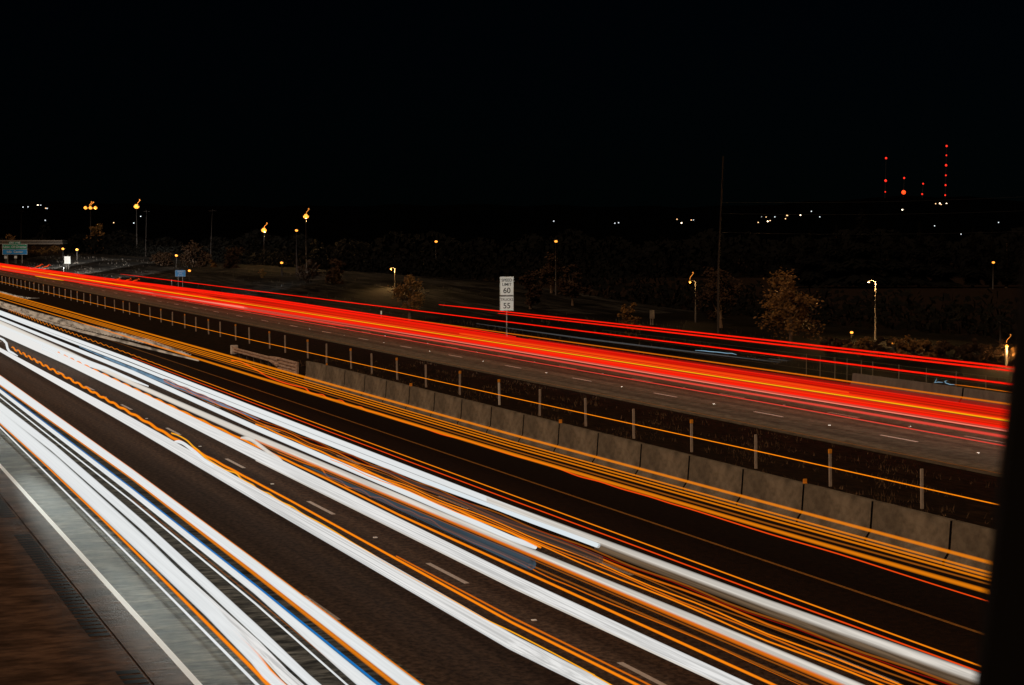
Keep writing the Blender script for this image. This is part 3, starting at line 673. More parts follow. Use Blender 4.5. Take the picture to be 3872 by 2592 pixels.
# dark out-of-focus post of the overpass railing at the right of the frame
m_black = mat('black_painted_steel', (.004, .0035, .003), .9, spec=.1)
pt = empty('railing_post', (0, 0, 0), 'dark out-of-focus upright post filling the right edge', 'railing post')
b_ = bmesh.new(); Dp = .95
def pp(x, y, d): return away(x, y, d)
lo, hi = 3100, 700
c4 = [(3862+(lo-1300)*-.1138, lo), (3862+(lo-1300)*-.1138+900, lo), (3862+(hi-1300)*-.1138+900, hi), (3862+(hi-1300)*-.1138, hi)]
va = [b_.verts.new(pp(x, y, Dp)) for x, y in c4]; vb = [b_.verts.new(pp(x, y, Dp)+FWD*.03+RGT*.004) for x, y in c4]
b_.faces.new(va); b_.faces.new(list(reversed(vb)))
for i in range(4): b_.faces.new((va[i], vb[i], vb[(i+1) % 4], va[(i+1) % 4]))
bmesh.ops.recalc_face_normals(b_, faces=b_.faces); obj('upright', b_, m_black, pt)

# ------------------------------------------------------------------ added spot lamps without vehicles, standing in for traffic headlights
def beam(loc, target, e, size, blend=.7, col=(1., .94, .86)):
    l = bpy.data.lights.new('headlight_stand_in', 'SPOT'); l.energy = e; l.spot_size = R(size); l.spot_blend = blend; l.color = col; l.shadow_soft_size = .12
    o = bpy.data.objects.new('headlight_stand_in', l); C.objects.link(o); o.location = loc
    o.rotation_euler = (Vector(target)-Vector(loc)).to_track_quat('-Z', 'Y').to_euler()
beam((52.5, 8, .1), (58.6, 151, 5.2), 210000, 7, col=(.95, 1., .92))
beam((52.5, 300, 1.2), (73, 560, 5), 20000, 14)
for s_, e_ in ((400, 100000), (450, 300000), (510, 480000)):
    beam((50, s_-30, 6), (88, s_+30, 1), e_, 50, 1)  # added high over the road to brighten the verge bank
beam((54, 262, 5), (78, 300, 0), 26000, 50, 1, col=(.66, .86, 1.))
beam((55, 215, 3), (64.5, 322, 1.6), 60000, 5, 1)  # added to brighten the carpool sign
beam((48.9, -10, 3.0), (48.9, 85, -.6), 700000, 8, 1)
beam((7.6, 76, 2.2), (7.6, 32, 0), 80000, 4, 1, col=(.90, 1., .94))  # this and the next two are added to brighten the edge line and its lane
beam((7.6, 104, 2.2), (7.75, 42, 0), 260000, 3.4, 1, col=(.90, 1., .94))
beam((7.6, 150, 2.2), (7.75, 78, 0), 300000, 3.2, 1, col=(.90, 1., .94))

# ------------------------------------------------------------------ light trails: what the passing lamps drew during the exposure
TM = {
 'white': trail_mat('white', (.80, .82, .82), 1.0, 1.0, .92, stripe=((26, .006, 26), .90)),
 'blue_white': trail_mat('blue_white', (.76, .83, .87), .95, 1.0, .6),
 'cream': trail_mat('cream', (.80, .74, .66), .95, .98, .75, stripe=((16, .01, 16), .72), power=2),
 'striped': trail_mat('striped', (.82, .81, .79), 1.0, .99, .62, stripe=((30, .006, 30), .66)),
 'taupe': trail_mat('taupe', (.20, .13, .075), 1.0, .55, .8, stripe=((22, .01, 22), .4), power=2),
 'smear': trail_mat('smear', (.62, .46, .32), .8, .6, .9, mottle=((2.5, .35, 3), .15)),
 'slate': trail_mat('slate', (.055, .085, .11), 1.0, .55, .6, stripe=((14, .02, 14), .5)),  # glow put in for the lit side of a passing truck, not a lamp
 'ghost': trail_mat('ghost', (.075, .055, .045), 1.0, .5, .6, stripe=((14, .02, 14), .5)),  # vehicle body smear given a glow of its own, not a lamp
 'amber': trail_mat('amber', (1.0, .25, .005), 1.0, .95, .9, power=3.2),
 'amber_soft': trail_mat('amber_soft', (.92, .24, .004), 1.0, .52, 1.0, power=2.6),
 'amber_mid': trail_mat('amber_mid', (.80, .17, .005), .9, .7, 1.0, power=3.2),
 'amber_dim': trail_mat('amber_dim', (.45, .12, .01), .8, .5, 1.0, power=3.2),
 'yellow': trail_mat('yellow', (1.0, .40, .015), 1.0, .95, .8, power=3.2),
 'yellow_hot': trail_mat('yellow_hot', (1.0, .42, .004), 1.0, .9, 1.0),
 'red': trail_mat('red', (1.0, .012, .003), 1.0, .92, .9, power=2),
 'red_glow': trail_mat('red_glow', (1.0, .012, .003), .95, .85, 1.0, stripe=((8, .01, 16), .22), prof=2),
 'orange_glow': trail_mat('orange_glow', (1.0, .028, .004), 1.0, .85, 1.0, stripe=((7, .01, 14), .3), prof=2),
 'red_orange': trail_mat('red_orange', (1.0, .075, .005), .95, .85, 1.0, power=3.2),
 'dark_red': trail_mat('dark_red', (.35, .008, .004), .8, .55, 1.0, power=3.2),
 'pink': trail_mat('pink', (.72, .09, .055), .9, .7, 1.0, stripe=((8, .01, 8), .6), power=2),
 'pink_hot': trail_mat('pink_hot', (1.0, .26, .17), 1.0, .9, 1.0),
 'pink_red': trail_mat('pink_red', (.85, .07, .045), .9, .75, 1.0, power=3.2),
 'blue': trail_mat('blue', (.01, .17, .50), .95, .85, .9),
 'pale_blue': trail_mat('pale_blue', (.55, .78, .95), .95, .8, 1.0),
 'sky_blue': trail_mat('sky_blue', (.20, .34, .48), .9, .7, 1.0, mottle=((3, .5, 4), .4)),
 'ice_blue': trail_mat('ice_blue', (.25, .42, .55), .9, .8, .9),
 'grey_streak': trail_mat('grey_streak', (.10, .10, .10), .8, .4, 1.0),
}
SQUIGGLES = [('left orange squiggle above the three-headed mast lamp', [(104.454, 701.777, 18.6), (104.547, 701.773, 19.102), (104.928, 701.651, 19.52), (105.225, 701.557, 19.854), (105.402, 701.496, 19.977), (105.225, 701.584, 20.273), (105.034, 701.639, 19.977)], 0.094), ('right orange squiggle above the three-headed mast lamp', [(104.915, 701.604, 18.698), (105.026, 701.589, 19.141), (105.488, 701.432, 19.51), (105.848, 701.311, 19.805), (106.043, 701.24, 19.879), (105.865, 701.327, 20.174), (105.675, 701.383, 19.879)], 0.094), ('orange squiggle above the single-headed mast lamp', [(103.537, 594.549, 17.51), (103.627, 594.548, 18.04), (103.99, 594.435, 18.482), (104.272, 594.347, 18.835), (104.434, 594.296, 19.025), (104.282, 594.372, 19.277), (104.119, 594.419, 19.025)], 0.08), ('orange squiggle above the lower centre mast lamp', [(101.621, 417.402, 9.79), (101.691, 417.398, 10.154), (101.978, 417.306, 10.457), (102.201, 417.234, 10.699), (102.322, 417.195, 10.821), (102.213, 417.249, 11.002), (102.096, 417.283, 10.821)], 0.058), ('orange squiggle above the higher centre mast lamp', [(102.872, 384.846, 12.703), (102.932, 384.845, 13.058), (103.175, 384.769, 13.354), (103.365, 384.71, 13.59), (103.472, 384.676, 13.717), (103.371, 384.727, 13.886), (103.262, 384.758, 13.717)], 0.054), ('orange squiggle above the glaring low lamp at right', [(79.482, 108.3, 1.029), (79.514, 108.299, 1.207), (79.641, 108.259, 1.356), (79.741, 108.228, 1.474), (79.788, 108.215, 1.567), (79.754, 108.232, 1.623), (79.719, 108.242, 1.567)], 0.018), ('orange squiggle above the lamp beside the leaning pole', [(87.845, 174.03, 3.836), (87.881, 174.031, 4.068), (88.024, 173.987, 4.262), (88.136, 173.953, 4.417), (88.195, 173.937, 4.527), (88.146, 173.962, 4.61), (88.092, 173.978, 4.527)], 0.026)]
TRAILS = [
  ('white', 0.7, 'slim white band left of the thin orange pair, far half', 'headlight trails on the near carriageway', 0, 0, [[19.755, 253.76, 0.1801], [19.755, 193.76, 0.1801], [19.941, 116.99, 0.1112], [19.676, 82.66, 0.1046], [19.494, 50.02, 0.0868], [19.51, 44.93, 0.0592], [19.52, 43.24, 0.0099]]),
  ('cream', 0.7, 'slim cream band left of the thin orange pair, running to the dark post', 'headlight trails on the near carriageway', 0, 0, [[19.598, 68.01, 0.0198], [19.53, 55.61, 0.0593], [19.494, 50.02, 0.0789], [19.624, 35.05, 0.0844], [19.898, 27.66, 0.0908], [19.898, 19.66, 0.0908]]),
  ('white', 0.75, 'white band hugging the lower side of the slim white band', 'headlight trails on the near carriageway', 0, 0, [[19.096, 247.34, 0.0578], [19.096, 187.34, 0.0578], [19.196, 112.63, 0.0873], [19.037, 79.98, 0.0913], [18.948, 56.54, 0.086], [19.022, 49.56, 0.048], [19.047, 46.6, 0.0096]]),
  ('blue_white', 0.78, 'pale blue-white blunt tip beside the slim cream band', 'headlight trails on the near carriageway', 0, 1, [[18.926, 63.97, 0.0191], [18.902, 53.83, 0.0477], [18.975, 47.39, 0.0622], [19.064, 42.86, 0.0626]]),
  ('taupe', 0.72, 'dull taupe streak continuing beyond the blunt pale blue-white end', 'headlight trails on the near carriageway', 0, 1, [[19.168, 43.09, 0.0968], [19.243, 34.36, 0.0875], [19.471, 27.07, 0.0886], [19.471, 19.07, 0.0886]]),
  ('sky_blue', 0.8, 'steel blue smear between two white bands in the left of the merged traffic glow', 'headlight trails on the near carriageway', 0, 0, [[18.733, 131.39, 0.0283], [18.59, 115.76, 0.0842], [18.496, 100.22, 0.1024], [18.472, 89.02, 0.0929], [18.496, 77.14, 0.0279]]),
  ('white', 0.7, 'bright white band ending in a blunt tip beside an amber tip in mid carriageway', 'headlight trails on the near carriageway', 0, 1, [[18.265, 239.24, 0.1191], [18.265, 179.24, 0.1191], [18.288, 107.33, 0.1193], [17.781, 74.73, 0.1066], [17.59, 45.13, 0.0746], [17.674, 43.74, 0.0662]]),
  ('cream', 0.68, 'warm cream band passing just below the blunt white tip and on to the lower right', 'headlight trails on the near carriageway', 0, 0, [[17.364, 230.47, 0.2075], [17.364, 170.47, 0.2075], [17.283, 126.79, 0.1376], [16.985, 99.73, 0.1012], [16.985, 71.4, 0.1096], [17.344, 44.5, 0.0604], [17.521, 31.28, 0.0699], [17.558, 28.23, 0.0701], [17.558, 20.23, 0.0701]]),
  ('striped', 0.7, 'broad striped white band along the right of the dashed line, widest of the middle bands', 'headlight trails on the near carriageway', 0, 0, [[16.075, 217.9, 0.364], [16.075, 157.9, 0.364], [16.11, 118.24, 0.238], [15.97, 93.8, 0.2042], [15.697, 66.0, 0.2078], [15.45, 39.64, 0.1435], [15.598, 28.82, 0.1146], [15.598, 20.82, 0.1146]]),
  ('cream', 0.62, 'hair-thin white line along the lower edge of the broad striped band', 'headlight trails on the near carriageway', 0, 0, [[15.377, 64.67, 0.0135], [15.292, 39.24, 0.0149], [15.506, 29.15, 0.0151], [15.506, 21.15, 0.0151]]),
  ('striped', 0.7, 'broad grey-striped white band left of the dashed line', 'headlight trails on the near carriageway', 0, 0, [[13.357, 191.41, 0.1269], [13.357, 131.41, 0.1269], [13.381, 78.69, 0.1908], [13.243, 55.73, 0.1884], [13.094, 33.6, 0.1487], [13.26, 29.81, 0.1258], [13.26, 21.81, 0.1258]]),
  ('white', 0.9, 'white looped squiggle joining the broad band at the left edge', 'headlight trails on the near carriageway', 0, 0, [[14.313, 202.6, 0.0317], [14.313, 142.6, 0.0317], [14.454, 142.07, 0.0792], [14.455, 139.74, 0.078], [14.21, 135.4, 0.0753], [13.687, 129.82, 0.0717], [13.436, 126.45, 0.0696], [13.434, 124.23, 0.0684], [13.417, 121.39, 0.0268]]),
  ('white', 0.9, 'white kinked squiggle between two bands near the left edge', 'headlight trails on the near carriageway', 0, 0, [[16.698, 137.96, 0.0389], [16.476, 133.66, 0.094], [15.864, 128.19, 0.0896], [15.916, 125.1, 0.0876], [15.933, 122.89, 0.0862], [15.653, 119.14, 0.0333]]),
  ('white', 0.7, 'wide clean white band with orange fringes crossing the open brown lane', 'headlight trails on the near carriageway', 0, 0, [[10.573, 164.29, 0.2126], [10.573, 104.29, 0.2126], [10.512, 61.94, 0.1266], [10.329, 43.53, 0.1168], [10.153, 30.99, 0.1165], [10.153, 22.99, 0.1165]]),
  ('amber_soft', 0.75, 'thin orange fringe above the wide clean white band', 'amber trails on the near carriageway', 0, 0, [[10.871, 167.18, 0.0245], [10.871, 107.18, 0.0245], [10.655, 62.77, 0.0239], [10.47, 44.11, 0.021], [10.291, 30.45, 0.0206], [10.291, 22.45, 0.0206]]),
  ('amber_soft', 0.65, 'soft orange fringe below the wide clean white band', 'amber trails on the near carriageway', 0, 0, [[10.266, 161.3, 0.0363], [10.266, 101.3, 0.0363], [10.353, 61.02, 0.0367], [10.145, 42.76, 0.0536], [9.972, 31.06, 0.0524], [9.972, 23.06, 0.0524]]),
  ('blue', 0.7, 'saturated blue line edging a white band in the near lane', 'headlight trails on the near carriageway', 0, 0, [[10.013, 158.83, 0.0132], [10.013, 98.83, 0.0132], [9.917, 58.47, 0.0174], [9.777, 41.22, 0.0213], [9.641, 31.2, 0.0251], [9.641, 23.2, 0.0251]]),
  ('white', 0.66, 'white band under the saturated blue line, turning pale blue at the bottom', 'headlight trails on the near carriageway', 0, 0, [[9.886, 157.59, 0.0777], [9.886, 97.59, 0.0777], [9.812, 57.86, 0.0769], [9.676, 40.79, 0.0755], [9.469, 31.46, 0.114], [9.469, 23.46, 0.114]]),
  ('pale_blue', 0.7, 'pale blue core over the bottom of the white band under the blue line', 'headlight trails on the near carriageway', 0, 0, [[9.673, 42.59, 0.0168], [9.609, 37.4, 0.0416], [9.483, 31.3, 0.0736], [9.483, 23.3, 0.0736]]),
  ('white', 0.6, 'lone thin white line between two dark gaps in the near lane', 'headlight trails on the near carriageway', 0, 0, [[9.582, 154.64, 0.0268], [9.582, 94.64, 0.0268], [9.545, 56.3, 0.0246], [9.392, 39.61, 0.0221], [9.215, 31.82, 0.0176], [9.215, 23.82, 0.0176]]),
  ('amber_dim', 0.6, 'hair-thin orange line beside the lone thin white line', 'amber trails on the near carriageway', 0, 0, [[9.639, 56.85, 0.0062], [9.52, 40.14, 0.0074], [9.434, 31.66, 0.0089], [9.434, 23.66, 0.0089]]),
  ('white', 0.7, 'broad white band just right of the brown hairline gap in the nearest lane', 'headlight trails on the near carriageway', 0, 0, [[8.934, 148.31, 0.1583], [8.934, 88.31, 0.1583], [9.045, 70.65, 0.1303], [8.901, 50.84, 0.1125], [8.652, 36.5, 0.1009], [8.564, 32.21, 0.0782], [8.564, 24.21, 0.0782]]),
  ('white', 0.68, 'widest white band of all, left of the brown hairline gap in the nearest lane', 'headlight trails on the near carriageway', 0, 0, [[8.474, 143.84, 0.2169], [8.474, 83.84, 0.2169], [8.504, 66.48, 0.225], [8.357, 47.77, 0.1989], [8.224, 38.76, 0.1509], [8.068, 34.06, 0.1109], [7.979, 32.8, 0.0964], [7.979, 24.8, 0.0964]]),
  ('striped', 0.6, 'grey-striped white band splitting off below the brown hairline gap', 'headlight trails on the near carriageway', 0, 0, [[8.619, 49.25, 0.0214], [8.558, 43.27, 0.0495], [8.459, 35.7, 0.0904], [8.353, 32.93, 0.0956], [8.353, 24.93, 0.0956]]),
  ('amber', 0.72, 'thin orange line embedded in the widest white band', 'amber trails on the near carriageway', 0, 0, [[8.316, 46.78, 0.0068], [8.258, 41.77, 0.0135], [8.165, 34.46, 0.02], [8.055, 32.33, 0.0228], [8.055, 24.33, 0.0228]]),
  ('amber', 0.66, 'thick orange line along the outer side of the widest white band', 'amber trails on the near carriageway', 0, 0, [[8.161, 140.78, 0.0199], [8.161, 80.78, 0.0199], [8.165, 66.92, 0.0232], [8.088, 53.13, 0.0294], [8.003, 45.73, 0.029], [7.855, 33.17, 0.0345], [7.834, 32.43, 0.0344], [7.834, 24.43, 0.0344]]),
  ('white', 0.5, 'outermost thin white line beside the shoulder', 'headlight trails on the near carriageway', 0, 0, [[8.166, 140.85, 0.0296], [8.166, 80.85, 0.0296], [8.09, 68.21, 0.026], [7.933, 47.41, 0.0252], [7.803, 32.96, 0.0277], [7.803, 24.96, 0.0277]]),
  ('cream', 0.9, 'milky bulge swelling off the broad striped band in mid frame', 'headlight trails on the near carriageway', 0, 0, [[15.948, 69.56, 0.024], [16.1, 69.44, 0.06], [16.173, 68.92, 0.0597], [16.12, 67.87, 0.0588], [16.002, 66.45, 0.0576], [15.821, 64.56, 0.0559], [15.741, 63.25, 0.0548], [15.664, 61.99, 0.0215]]),
  ('white', 0.9, 'white bulge starting beside the rippling yellow line', 'headlight trails on the near carriageway', 0, 0, [[13.346, 69.26, 0.0245], [13.507, 69.1, 0.0614], [13.535, 68.29, 0.0607], [13.443, 66.59, 0.0592], [13.33, 64.85, 0.0577], [13.198, 63.08, 0.056], [13.125, 61.37, 0.0218]]),
  ('white', 0.75, 'dazzling white merge of the middle bands at the left edge', 'headlight trails on the near carriageway', 0, 0, [[16.187, 218.98, 0.3833], [16.187, 158.98, 0.3833], [16.368, 138.81, 0.3235], [16.628, 122.01, 0.2471], [17.134, 109.6, 0.1535], [17.295, 96.73, 0.0345]]),
  ('smear', 0.8, 'mottled cream smear below the orange bundle at the far left', 'headlight trails on the near carriageway', (0.05, 1.1, 60), 0, [[21.94, 275.05, 0.225], [21.94, 215.05, 0.225], [22.14, 187.4, 0.2272], [22.619, 166.5, 0.2558], [23.49, 150.01, 0.2423], [24.268, 135.51, 0.1757], [24.108, 119.38, 0.0498]]),
  ('smear', 0.7, 'pale smear forming the lower edge of the mottled cream patch', 'headlight trails on the near carriageway', 0, 0, [[21.32, 269.02, 0.0871], [21.32, 209.02, 0.0871], [21.632, 167.72, 0.0996], [22.018, 154.31, 0.1241], [22.974, 134.69, 0.1181], [23.861, 115.68, 0.0492]]),
  ('smear', 0.9, 'short pale smear at the left edge above the orange bundle', 'headlight trails on the near carriageway', (0.06, 1.3, 60), 0, [[25.938, 313.99, 0.0674], [25.938, 253.99, 0.0674], [25.938, 235.47, 0.0809], [26.605, 227.58, 0.0693], [27.832, 227.49, 0.0291]]),
  ('amber', 3.2, 'single orange line cutting across the row of median posts', 'amber trails on the near carriageway', 0, 0, [[22.201, 277.21, 0.014], [22.201, 217.21, 0.014], [22.23, 93.26, 0.0117], [22.592, 57.97, 0.0119], [22.863, 40.9, 0.012], [22.935, 31.08, 0.0121], [22.935, 23.08, 0.0121]]),
  ('amber_soft', 1.9, 'topmost thick orange line running along the concrete barrier', 'amber trails on the near carriageway', 0, 0, [[22.24, 277.8, 0.0693], [22.24, 217.8, 0.0693], [22.558, 165.11, 0.0586], [22.638, 95.02, 0.0706], [22.761, 58.4, 0.0474], [23.009, 41.14, 0.0443], [23.152, 31.57, 0.0482], [23.152, 23.57, 0.0482]]),
  ('amber_soft', 1.5, 'upper line of the close orange trio beside the barrier foot', 'amber trails on the near carriageway', 0, 0, [[23.13, 286.53, 0.042], [23.13, 226.53, 0.042], [23.332, 136.72, 0.0363], [23.471, 98.52, 0.0317], [23.291, 59.76, 0.0278], [23.595, 42.18, 0.0282], [23.763, 32.44, 0.0296], [23.763, 24.44, 0.0296]]),
  ('amber_soft', 1.5, 'middle line of the close orange trio beside the barrier foot', 'amber trails on the near carriageway', 0, 0, [[22.678, 282.12, 0.0411], [22.678, 222.12, 0.0411], [23.042, 135.03, 0.0358], [23.12, 97.05, 0.0312], [22.988, 58.98, 0.0274], [23.299, 41.65, 0.0278], [23.507, 32.09, 0.0293], [23.507, 24.09, 0.0293]]),
  ('amber_soft', 1.5, 'lower line of the close orange trio beside the barrier foot', 'amber trails on the near carriageway', 0, 0, [[22.243, 277.89, 0.0403], [22.243, 217.89, 0.0403], [22.76, 133.39, 0.0354], [22.78, 95.63, 0.0307], [22.693, 58.23, 0.027], [23.01, 41.13, 0.0274], [23.257, 31.75, 0.029], [23.257, 23.75, 0.029]]),
  ('amber_dim', 1.5, 'dim orange hairline just below the close orange trio', 'amber trails on the near carriageway', 0, 0, [[22.469, 157.38, 0.014], [22.446, 94.23, 0.0174], [22.334, 57.3, 0.0173], [22.621, 40.43, 0.0176], [22.971, 31.36, 0.0143], [22.971, 23.36, 0.0143]]),
  ('amber_soft', 1.2, 'thick orange line next below the close trio by the dark lane', 'amber trails on the near carriageway', 0, 0, [[22.381, 279.28, 0.0462], [22.381, 219.28, 0.0462], [22.673, 166.02, 0.0468], [22.673, 95.19, 0.0726], [22.867, 58.67, 0.065], [23.164, 41.4, 0.0539], [23.397, 32.07, 0.0606], [23.397, 24.07, 0.0606]]),
  ('red_orange', 1.1, 'wavy red line weaving over the orange lines by the barrier', 'amber trails on the near carriageway', 0, 0, [[24.548, 109.27, 0.0305], [24.793, 107.95, 0.0302], [24.178, 101.49, 0.0284], [23.646, 97.02, 0.0272], [23.436, 93.56, 0.0262], [23.407, 91.19, 0.0256], [23.53, 89.28, 0.0252], [23.523, 88.31, 0.0249], [23.111, 86.06, 0.0243], [23.182, 84.94, 0.018], [23.344, 84.55, 0.018], [23.074, 82.92, 0.0235], [23.042, 81.78, 0.0174], [23.339, 81.37, 0.0173], [23.02, 79.47, 0.0226], [23.066, 78.33, 0.0167], [23.262, 77.98, 0.0167], [23.007, 76.31, 0.0218], [23.147, 74.85, 0.0214], [23.04, 71.95, 0.0207], [23.061, 69.19, 0.02], [22.955, 66.25, 0.0192], [23.124, 64.26, 0.0187], [23.082, 61.83, 0.0181], [23.066, 58.98, 0.0174], [23.135, 57.63, 0.0171], [23.163, 55.5, 0.0165], [22.998, 53.31, 0.0159], [23.097, 51.84, 0.0156], [23.052, 50.13, 0.0151], [23.119, 48.38, 0.0147], [23.095, 46.89, 0.0143], [23.13, 45.27, 0.0139], [23.083, 41.26, 0.0129], [23.174, 37.95, 0.0121], [23.108, 34.82, 0.0113], [23.081, 31.83, 0.0105], [23.081, 23.83, 0.0105]]),
  ('amber', 0.9, 'upper thin orange line of the pair across the dark median lane', 'amber trails on the near carriageway', (0.12, 2.3, 105), 0, [[20.637, 193.94, 0.0137], [20.421, 162.12, 0.0135], [20.409, 119.71, 0.0135], [20.141, 84.6, 0.0144], [20.03, 51.39, 0.0143], [19.985, 35.7, 0.0142], [19.985, 27.67, 0.0142], [19.985, 19.67, 0.0142]]),
  ('red_orange', 0.9, 'lower thin red-orange line of the pair across the dark median lane', 'amber trails on the near carriageway', 0, 0, [[19.958, 117.07, 0.0101], [19.793, 83.14, 0.0111], [19.632, 50.37, 0.012], [19.632, 35.06, 0.012], [19.712, 27.33, 0.012], [19.712, 19.33, 0.012]]),
  ('amber_dim', 1.0, 'faint orange line nearest the dull taupe streak', 'amber trails on the near carriageway', (0.035, 5.0, -10), 0, [[18.428, 98.33, 0.0139], [18.077, 75.96, 0.0164], [18.077, 46.38, 0.0164], [18.239, 32.57, 0.0165], [18.524, 25.86, 0.0168], [18.524, 17.86, 0.0168]]),
  ('dark_red', 1.0, 'dark red dotted line in the fine orange lines of the third lane', 'amber trails on the near carriageway', (0.035, 6.0, -10), 0, [[18.333, 97.82, 0.0139], [17.985, 75.57, 0.009], [17.985, 46.15, 0.009], [18.146, 32.4, 0.0091], [18.428, 25.72, 0.0093], [18.428, 17.72, 0.0093]]),
  ('amber_mid', 1.0, 'first bright line of the fine orange lines of the third lane', 'amber trails on the near carriageway', (0.035, 7.0, -10), 0, [[18.146, 96.83, 0.0137], [17.805, 74.82, 0.0161], [17.805, 45.68, 0.0161], [17.963, 32.07, 0.0163], [18.239, 25.46, 0.0165], [18.239, 17.46, 0.0165]]),
  ('amber_dim', 1.0, 'second bright line of the fine orange lines of the third lane', 'amber trails on the near carriageway', (0.035, 8.0, -10), 0, [[17.963, 95.85, 0.0136], [17.629, 74.08, 0.0115], [17.629, 45.23, 0.0115], [17.783, 31.75, 0.0116], [18.054, 25.2, 0.0118], [18.054, 17.2, 0.0118]]),
  ('amber', 1.0, 'crisp orange line upper of three above the warm cream band at lower right', 'amber trails on the near carriageway', (0.03, 6.0, -10), 0, [[17.391, 62.01, 0.0105], [17.52, 44.95, 0.0141], [17.52, 31.28, 0.0141], [17.651, 26.92, 0.0142], [17.651, 18.92, 0.0142]]),
  ('amber_mid', 1.0, 'crisp orange line middle of three above the warm cream band at lower right', 'amber trails on the near carriageway', (0.03, 7.0, -10), 0, [[17.244, 61.49, 0.0104], [17.37, 44.57, 0.0122], [17.37, 31.01, 0.0122], [17.498, 26.68, 0.0123], [17.498, 18.68, 0.0123]]),
  ('amber', 1.0, 'crisp orange line lower of three above the warm cream band at lower right', 'amber trails on the near carriageway', (0.03, 8.0, -10), 0, [[17.078, 60.9, 0.0102], [17.202, 44.14, 0.0155], [17.202, 30.71, 0.0155], [17.328, 26.42, 0.0156], [17.328, 18.42, 0.0156]]),
  ('amber', 0.85, 'yellow-orange line on the upper edge of the bright white band with the blunt tip', 'amber trails on the near carriageway', (0.015, 4.0, -10), 1, [[17.837, 74.95, 0.0268], [17.556, 45.04, 0.0263], [17.471, 42.88, 0.0262]]),
  ('amber_mid', 0.62, 'amber fringe directly under the warm cream band', 'amber trails on the near carriageway', 0, 0, [[16.879, 70.95, 0.0334], [17.27, 44.31, 0.0343], [17.412, 31.08, 0.0347], [17.473, 28.09, 0.0348], [17.473, 20.09, 0.0348]]),
  ('amber_dim', 0.62, 'faint orange line a little below the amber fringe of the cream band', 'amber trails on the near carriageway', 0, 0, [[16.689, 70.16, 0.0124], [17.072, 43.8, 0.0127], [17.21, 30.72, 0.0128], [17.27, 27.76, 0.0129], [17.27, 19.76, 0.0129]]),
  ('amber_dim', 0.62, 'lowest faint orange line above the crisp orange line by the striped band', 'amber trails on the near carriageway', 0, 0, [[16.377, 68.85, 0.0161], [16.746, 42.97, 0.0166], [16.879, 30.12, 0.0167], [16.936, 27.22, 0.0168], [16.936, 19.22, 0.0168]]),
  ('amber', 0.8, 'orange line with a sawtooth far end atop the broad striped band', 'amber trails on the near carriageway', (0.08, 3.4, 58), 0, [[16.412, 125.99, 0.0487], [16.266, 104.07, 0.0522], [16.157, 89.12, 0.0518], [16.104, 70.28, 0.0397], [16.033, 57.5, 0.0277], [15.875, 49.51, 0.0274], [15.924, 40.86, 0.0274], [15.997, 28.55, 0.0237], [15.997, 20.55, 0.0237]]),
  ('amber_mid', 1.0, 'wavy orange line rippling above the broad striped band', 'amber trails on the near carriageway', 0, 0, [[15.913, 63.66, 0.0068], [16.003, 60.48, 0.0163], [16.149, 59.19, 0.016], [16.105, 58.41, 0.0158], [15.796, 56.7, 0.0153], [15.91, 56.11, 0.0152], [15.891, 55.39, 0.015], [15.72, 54.17, 0.0147], [15.928, 53.65, 0.0146], [15.889, 52.77, 0.0144], [15.78, 51.97, 0.0142], [15.967, 51.58, 0.0141], [15.924, 50.61, 0.0139], [15.87, 49.5, 0.0136], [15.97, 48.77, 0.0135], [15.932, 47.78, 0.0132], [16.004, 47.02, 0.013], [15.835, 45.71, 0.0127], [15.844, 44.61, 0.0124], [15.809, 43.44, 0.0121], [15.863, 42.15, 0.0118], [15.875, 40.73, 0.0115], [15.788, 38.29, 0.0109], [15.827, 37.14, 0.0106], [15.843, 35.63, 0.0102], [15.967, 33.09, 0.0097], [16.045, 30.72, 0.0091], [16.018, 28.59, 0.004], [16.018, 20.59, 0.004]]),
  ('slate', 1.6, 'faint slate-blue swath with a square-cut end above the rippling orange line', 'headlight trails on the near carriageway', 0, 1, [[14.631, 55.18, 0.0217], [14.68, 48.36, 0.0653], [14.73, 41.95, 0.102], [14.78, 37.92, 0.1317], [14.78, 36.82, 0.1317]]),
  ('ghost', 1.6, 'faint grey swath with a square-cut end over the third lane', 'headlight trails on the near carriageway', 0, 1, [[16.553, 54.52, 0.025], [16.47, 46.9, 0.0662], [16.408, 42.1, 0.0907], [16.408, 36.83, 0.0989]]),
  ('amber', 0.8, 'orange line with a zigzag far end beside the white dashes', 'amber trails on the near carriageway', (0.09, 3.2, 55), 0, [[14.188, 131.72, 0.0342], [14.034, 99.68, 0.0473], [13.865, 79.08, 0.0533], [13.716, 71.08, 0.0526], [13.69, 65.56, 0.0393], [13.716, 53.28, 0.0296], [13.595, 34.88, 0.026], [13.755, 29.19, 0.0251], [13.755, 21.19, 0.0251]]),
